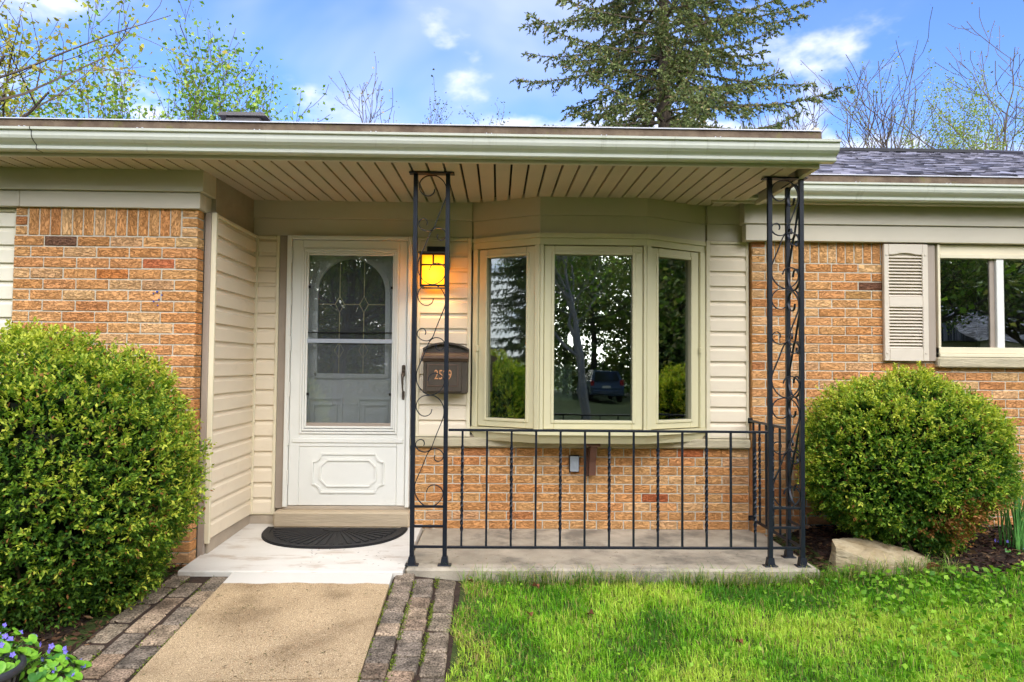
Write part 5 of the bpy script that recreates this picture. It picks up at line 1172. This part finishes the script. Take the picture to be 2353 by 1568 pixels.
# spruce
def spruce(seed, H, rbase):
    r_ = random.Random(seed); g = np.random.default_rng(seed); b = B(); SP = []; SD = []
    b.tube([(0,0,-.3),(.05,0,H*.35),(0,.05,H*.7),(0,0,H)], [.27,.20,.11,.02], 10)
    z = 2.5; w = 0
    while z < H-.3:
        Rz = rbase*max(.03, 1-z/H)**.6; nb = r_.randint(5,7)
        for k in range(nb):
            a = 2*math.pi*(k+r_.random()*.7)/nb + w; ln = Rz*r_.uniform(.55,1.18); dr = r_.uniform(.22,.48)*(1-.45*z/H); tip = r_.uniform(.05,.22)
            ca, sa = math.cos(a), math.sin(a); pts = []; m = 9; bend = r_.gauss(0,.10)
            for i in range(m+1):
                t = i/m; rr_ = ln*t; zz = z + ln*(.10*t - dr*t**1.3 + tip*t**4); pts.append(Vector((ca*rr_-sa*bend*ln*t*t, sa*rr_+ca*bend*ln*t*t, zz)))
            b.tube(pts, [.035*(1-.85*i/m)*min(1,ln/2.5)+.004 for i in range(m+1)], 4)
            L_ = 0
            nsub = int(ln/.105)
            for s in range(nsub):
                t = .12 + .88*(s+r_.random())/nsub; i = min(int(t*m), m-1); p = pts[i].lerp(pts[i+1], t*m-i); d0 = (pts[i+1]-pts[i]).normalized(); sd = 1 if s % 2 else -1
                if r_.random() < (.35 if t < .4 else .06): continue
                lat = Vector((-sa, ca, 0))*sd; sl = (.16+.75*(1-t)*min(1,ln/3.0)+.10)*r_.uniform(.5,1.15); dd = (lat*.62 + d0*.6 + Vector((0,0,-.55*r_.uniform(.2,1.5)))).normalized(); q = p.copy(); sp_ = [q.copy()]; nn = max(2, int(sl/.13))
                for u in range(nn):
                    dd = (dd + Vector((r_.gauss(0,.16), r_.gauss(0,.16), r_.gauss(0,.12)-.07))).normalized(); q = q + dd*sl/nn; sp_.append(q.copy())
                    for _ in range(8): SP.append(tuple(sp_[-2].lerp(q, r_.random()))); v = (dd + Vector((r_.gauss(0,.55), r_.gauss(0,.55), r_.gauss(0,.45)))).normalized(); SD.append(tuple(v))
                b.tube(sp_, [.006]+[.004]*(len(sp_)-1), 3)
            for s in range(int(ln/.035)):
                t = .2+.8*r_.random(); i = min(int(t*m), m-1); SP.append(tuple(pts[i].lerp(pts[i+1], t*m-i))); SD.append(tuple((pts[i+1]-pts[i]).normalized()*.5 + Vector((r_.gauss(0,.5), r_.gauss(0,.5), r_.gauss(.1,.5)))))
        z += r_.uniform(.30,.46)*(1.0 if z < H*.6 else .8); w += .9
    P_ = np.array(SP); D_ = unit(np.array(SD)); m = len(P_); tip = g.random((m,1))
    c = np.array(L(76,92,56))*(1-tip) + np.array(L(140,150,92))*tip; br = g.random(m) < .12; c[br] = np.array(L(150,134,94))
    l = g.uniform(.07,.15,m)
    lm = leaves_mesh('crown', P_, D_, g.normal(size=(m,3)), l*1.0, l*.40, c*g.uniform(.75,1.2,(m,1)), NEEDLE)
    return b.mesh('trunk', MT['bark']), lm
spm = spruce(8, 24.0, 5.9)
plant_tree('spruce_tree', 'big drooping spruce towering over the porch roof', (4.9, 15.0, -.4), spm, .5)

# ------------------------------------------------------------------ the street side behind the camera (seen in the panes)
DKG = [L(96,122,52), L(118,142,66), L(146,164,86), L(84,108,50)]; OL = [L(132,134,86), L(156,150,104), L(108,116,70)]
tG = tree_mesh(71, 13.0, .30, kids=(12,7,6), ang=(55,45,45), ratio=(.55,.55,.5), up=.08, leaves=14, lsize=.125, cols=DKG+OL, start=.16)
tG2 = tree_mesh(73, 6.5, .14, kids=(12,6,5), ang=(62,50,45), ratio=(.6,.55,.5), up=.04, leaves=16, lsize=.12, cols=DKG+OL, start=.04)
tH = tree_mesh(77, 11.0, .13, kids=(10,6,5), ang=(40,40,42), up=.14, leaves=5, lsize=.12, cols=OL+GR, barkmat='bark_pale', start=.22)
grp = 'trees across the yard mirrored in the panes'
for i, (nm, lb, x, y, ms, rz, s) in enumerate([
    ('yard_tree','pale-trunked young tree mirrored in the middle of the centre bay pane', 2.25, -12.5, tH, .4, .9),
    ('yard_tree','tall leafy tree mirrored behind the pale trunk in the centre pane', .2, -21, tG, .9, 1.05),
    ('yard_tree','tall leafy tree mirrored right of the pale trunk in the centre pane', 9.5, -24, tG, 2.9, 1.1),
    ('yard_tree','leafy tree mirrored at the edge of the centre bay pane', -6.5, -23, tG, 4.0, 1.0),
    ('yard_tree','leafy tree mirrored low in the bay window\'s left-hand pane', -12, -10.5, tG, 5.0, .60),
    ('yard_tree','dense leafy tree filling the mirror image in the bay\'s right-hand pane', 16, -6.0, tG2, 1.7, 1.5),
    ('yard_tree','leafy tree mirrored beside the dense one in the right-hand pane', 19, -9.5, tG2, 3.1, 1.7),
    ('yard_tree','leafy tree mirrored in the wing window', 15, -23, tG, .1, 1.0),
    ('yard_tree','leafy tree mirrored in the wing window\'s right half', 24, -24, tG, 2.0, 1.1)]):
    plant_tree(nm, lb, (x, y, -.44), ms, rz, grp, s)
def woods():
    g = np.random.default_rng(77); n = 250000; x = g.uniform(-42,42,n); y = g.uniform(-46,-34,n); top = 11.5 + 2.5*np.sin(x*.31+1) + 1.6*np.sin(x*.83); z = g.random(n)**.85*top
    den = nz(x*1.0, z*1.2, .38, 3.0) + .5*nz(x, z, 1.1, 9.0); kp = (den > -.34 + .03*np.maximum(z-3,0)) ; x, y, z = x[kp], y[kp], z[kp]; n = len(x)
    c = np.array(DKG+OL)[g.integers(0,7,n)]*g.uniform(.55,1.2,(n,1)); l = g.uniform(.20,.36,n)
    b = B()
    for k in range(40): xx = g.uniform(-50,50); yy = g.uniform(-44,-36); b.tube([(xx,yy,-.5),(xx+g.normal()*.2,yy,3.5),(xx+g.normal()*.5,yy,9)], [.22,.16,.05], 6)
    t = b.mesh('woods', MT['bark']); o = link('woods', leaves_mesh('woods', np.stack([x,y,z-.44],1), g.normal(size=(n,3)), g.normal(size=(n,3)), l, l*.75, c, LEAF)); tag(o, 'dense leafing woods across the yard, mirrored dimly in the panes', 'woods', kind='stuff')
    o2 = link('trunks', t, o); o2['kind'] = 'stuff'
woods()
plant_tree('yard_tree', 'dark conifer mirrored against the sky in the bay\'s left-hand pane', (-9.0, -7.2, -.44), spm, 1.0, grp, .36)
# parked car mirrored in the centre pane
car = thing('parked_car', 'dark blue hatchback with red tail lamps mirrored in the centre bay pane', 'car', (5.3,-30.5,-.44))
paint = M('car_paint', L(66,84,104), .25, .03, 3, spec=.6); cg = M('car_glass', (.015,.018,.02), .08, .1, 3, spec=.8); red = M('tail_lamp', L(170,24,22), .25, .05, 8); tyre = M('tyre', (.015,.015,.015), .8, .1, 20); rim = M('wheel_rim', L(150,150,155), .35, .05, 8, metal=.7)
cxx, cyy, cz = 5.3, -30.5, -.44
def cc(y, z): return (cyy+y, cz+z)
b = B(); b.extrude([cc(*p) for p in [(2.1,.30),(2.12,.62),(2.02,.92),(1.25,.98),(-1.0,.98),(-1.95,.82),(-2.1,.55),(-2.05,.28)]], 'x', cxx-.86, cxx+.86); b.build('body', paint, car)
def cabin(yy, z0, z1, w0, w1): pass
vs = [(cxx-.82,cyy+1.98,cz+.93),(cxx+.82,cyy+1.98,cz+.93),(cxx+.82,cyy-1.0,cz+.98),(cxx-.82,cyy-1.0,cz+.98),(cxx-.62,cyy+1.62,cz+1.50),(cxx+.62,cyy+1.62,cz+1.50),(cxx+.62,cyy-.35,cz+1.50),(cxx-.62,cyy-.35,cz+1.50)]
b = B(); b.add(vs, [(3,2,1,0),(4,5,6,7),(0,1,5,4),(2,3,7,6),(1,2,6,5),(3,0,4,7)]); b.build('cabin', paint, car)
for q in ([(-.66,1.975,.99),(.66,1.975,.99),(.55,1.68,1.44),(-.55,1.68,1.44)],): b = B(); b.add([(cxx+x,cyy+y+.02,cz+z) for x,y,z in q]+[(cxx+x,cyy+y,cz+z) for x,y,z in q], [(0,1,2,3),(4,5,6,7),(0,1,5,4),(1,2,6,5),(2,3,7,6),(3,0,4,7)]); b.build('rear_window', cg, car)
for s in (-1,1):
    b = B(); b.add([(cxx+s*x,cyy+y,cz+z) for x,y,z in [(.815,1.5,1.0),(.815,-.8,1.02),(.66,-.3,1.44),(.66,1.3,1.44),(.80,1.5,1.0),(.80,-.8,1.02),(.645,-.3,1.44),(.645,1.3,1.44)]], [(0,1,2,3),(4,5,6,7),(0,1,5,4),(1,2,6,5),(2,3,7,6),(3,0,4,7)]); b.build('side_window', cg, car)
    b = B(); b.box(cxx+s*.76-.08,cxx+s*.76+.08,cyy+1.99,cyy+2.10,cz+.72,cz+1.02,.02); b.build('tail_lamp', red, car)
    for y in (1.35,-1.3):
        b = B(); b.tube([(cxx+s*.70,cyy+y,cz+.31),(cxx+s*.88,cyy+y,cz+.31)], .31, 20); wh = b.build('wheel', tyre, car); b = B(); b.tube([(cxx+s*.885,cyy+y,cz+.31),(cxx+s*.895,cyy+y,cz+.31)], .19, 16); b.build('rim', rim, wh)
b = B(); b.box(cxx-.80,cxx+.80,cyy+2.09,cyy+2.17,cz+.33,cz+.52,.03); b.build('bumper', paint, car)
b = B(); b.box(cxx-.24,cxx+.24,cyy+2.11,cyy+2.13,cz+.62,cz+.74,.005); b.build('number_plate', MT['white'], car)
# neighbour's house mirrored in the wing window
nh = thing('neighbour_house', 'white-sided house across the yard mirrored in the wing window', 'house', (27,-30,-.44))
b = B(); b.box(23,31,-34,-27,-.44,2.6); b.build('wall', MT['siding_pale'], nh)
b = B(); b.extrude([(-34.5,2.6),(-26.5,2.6),(-30.5,4.6)], 'x', 22.5, 31.5); b.build('roof', SHING, nh)
for x in (25,28.5): b = B(); b.box(x,x+1.2,-27.03,-26.99,.6,1.9); b.build('window', cg, nh)
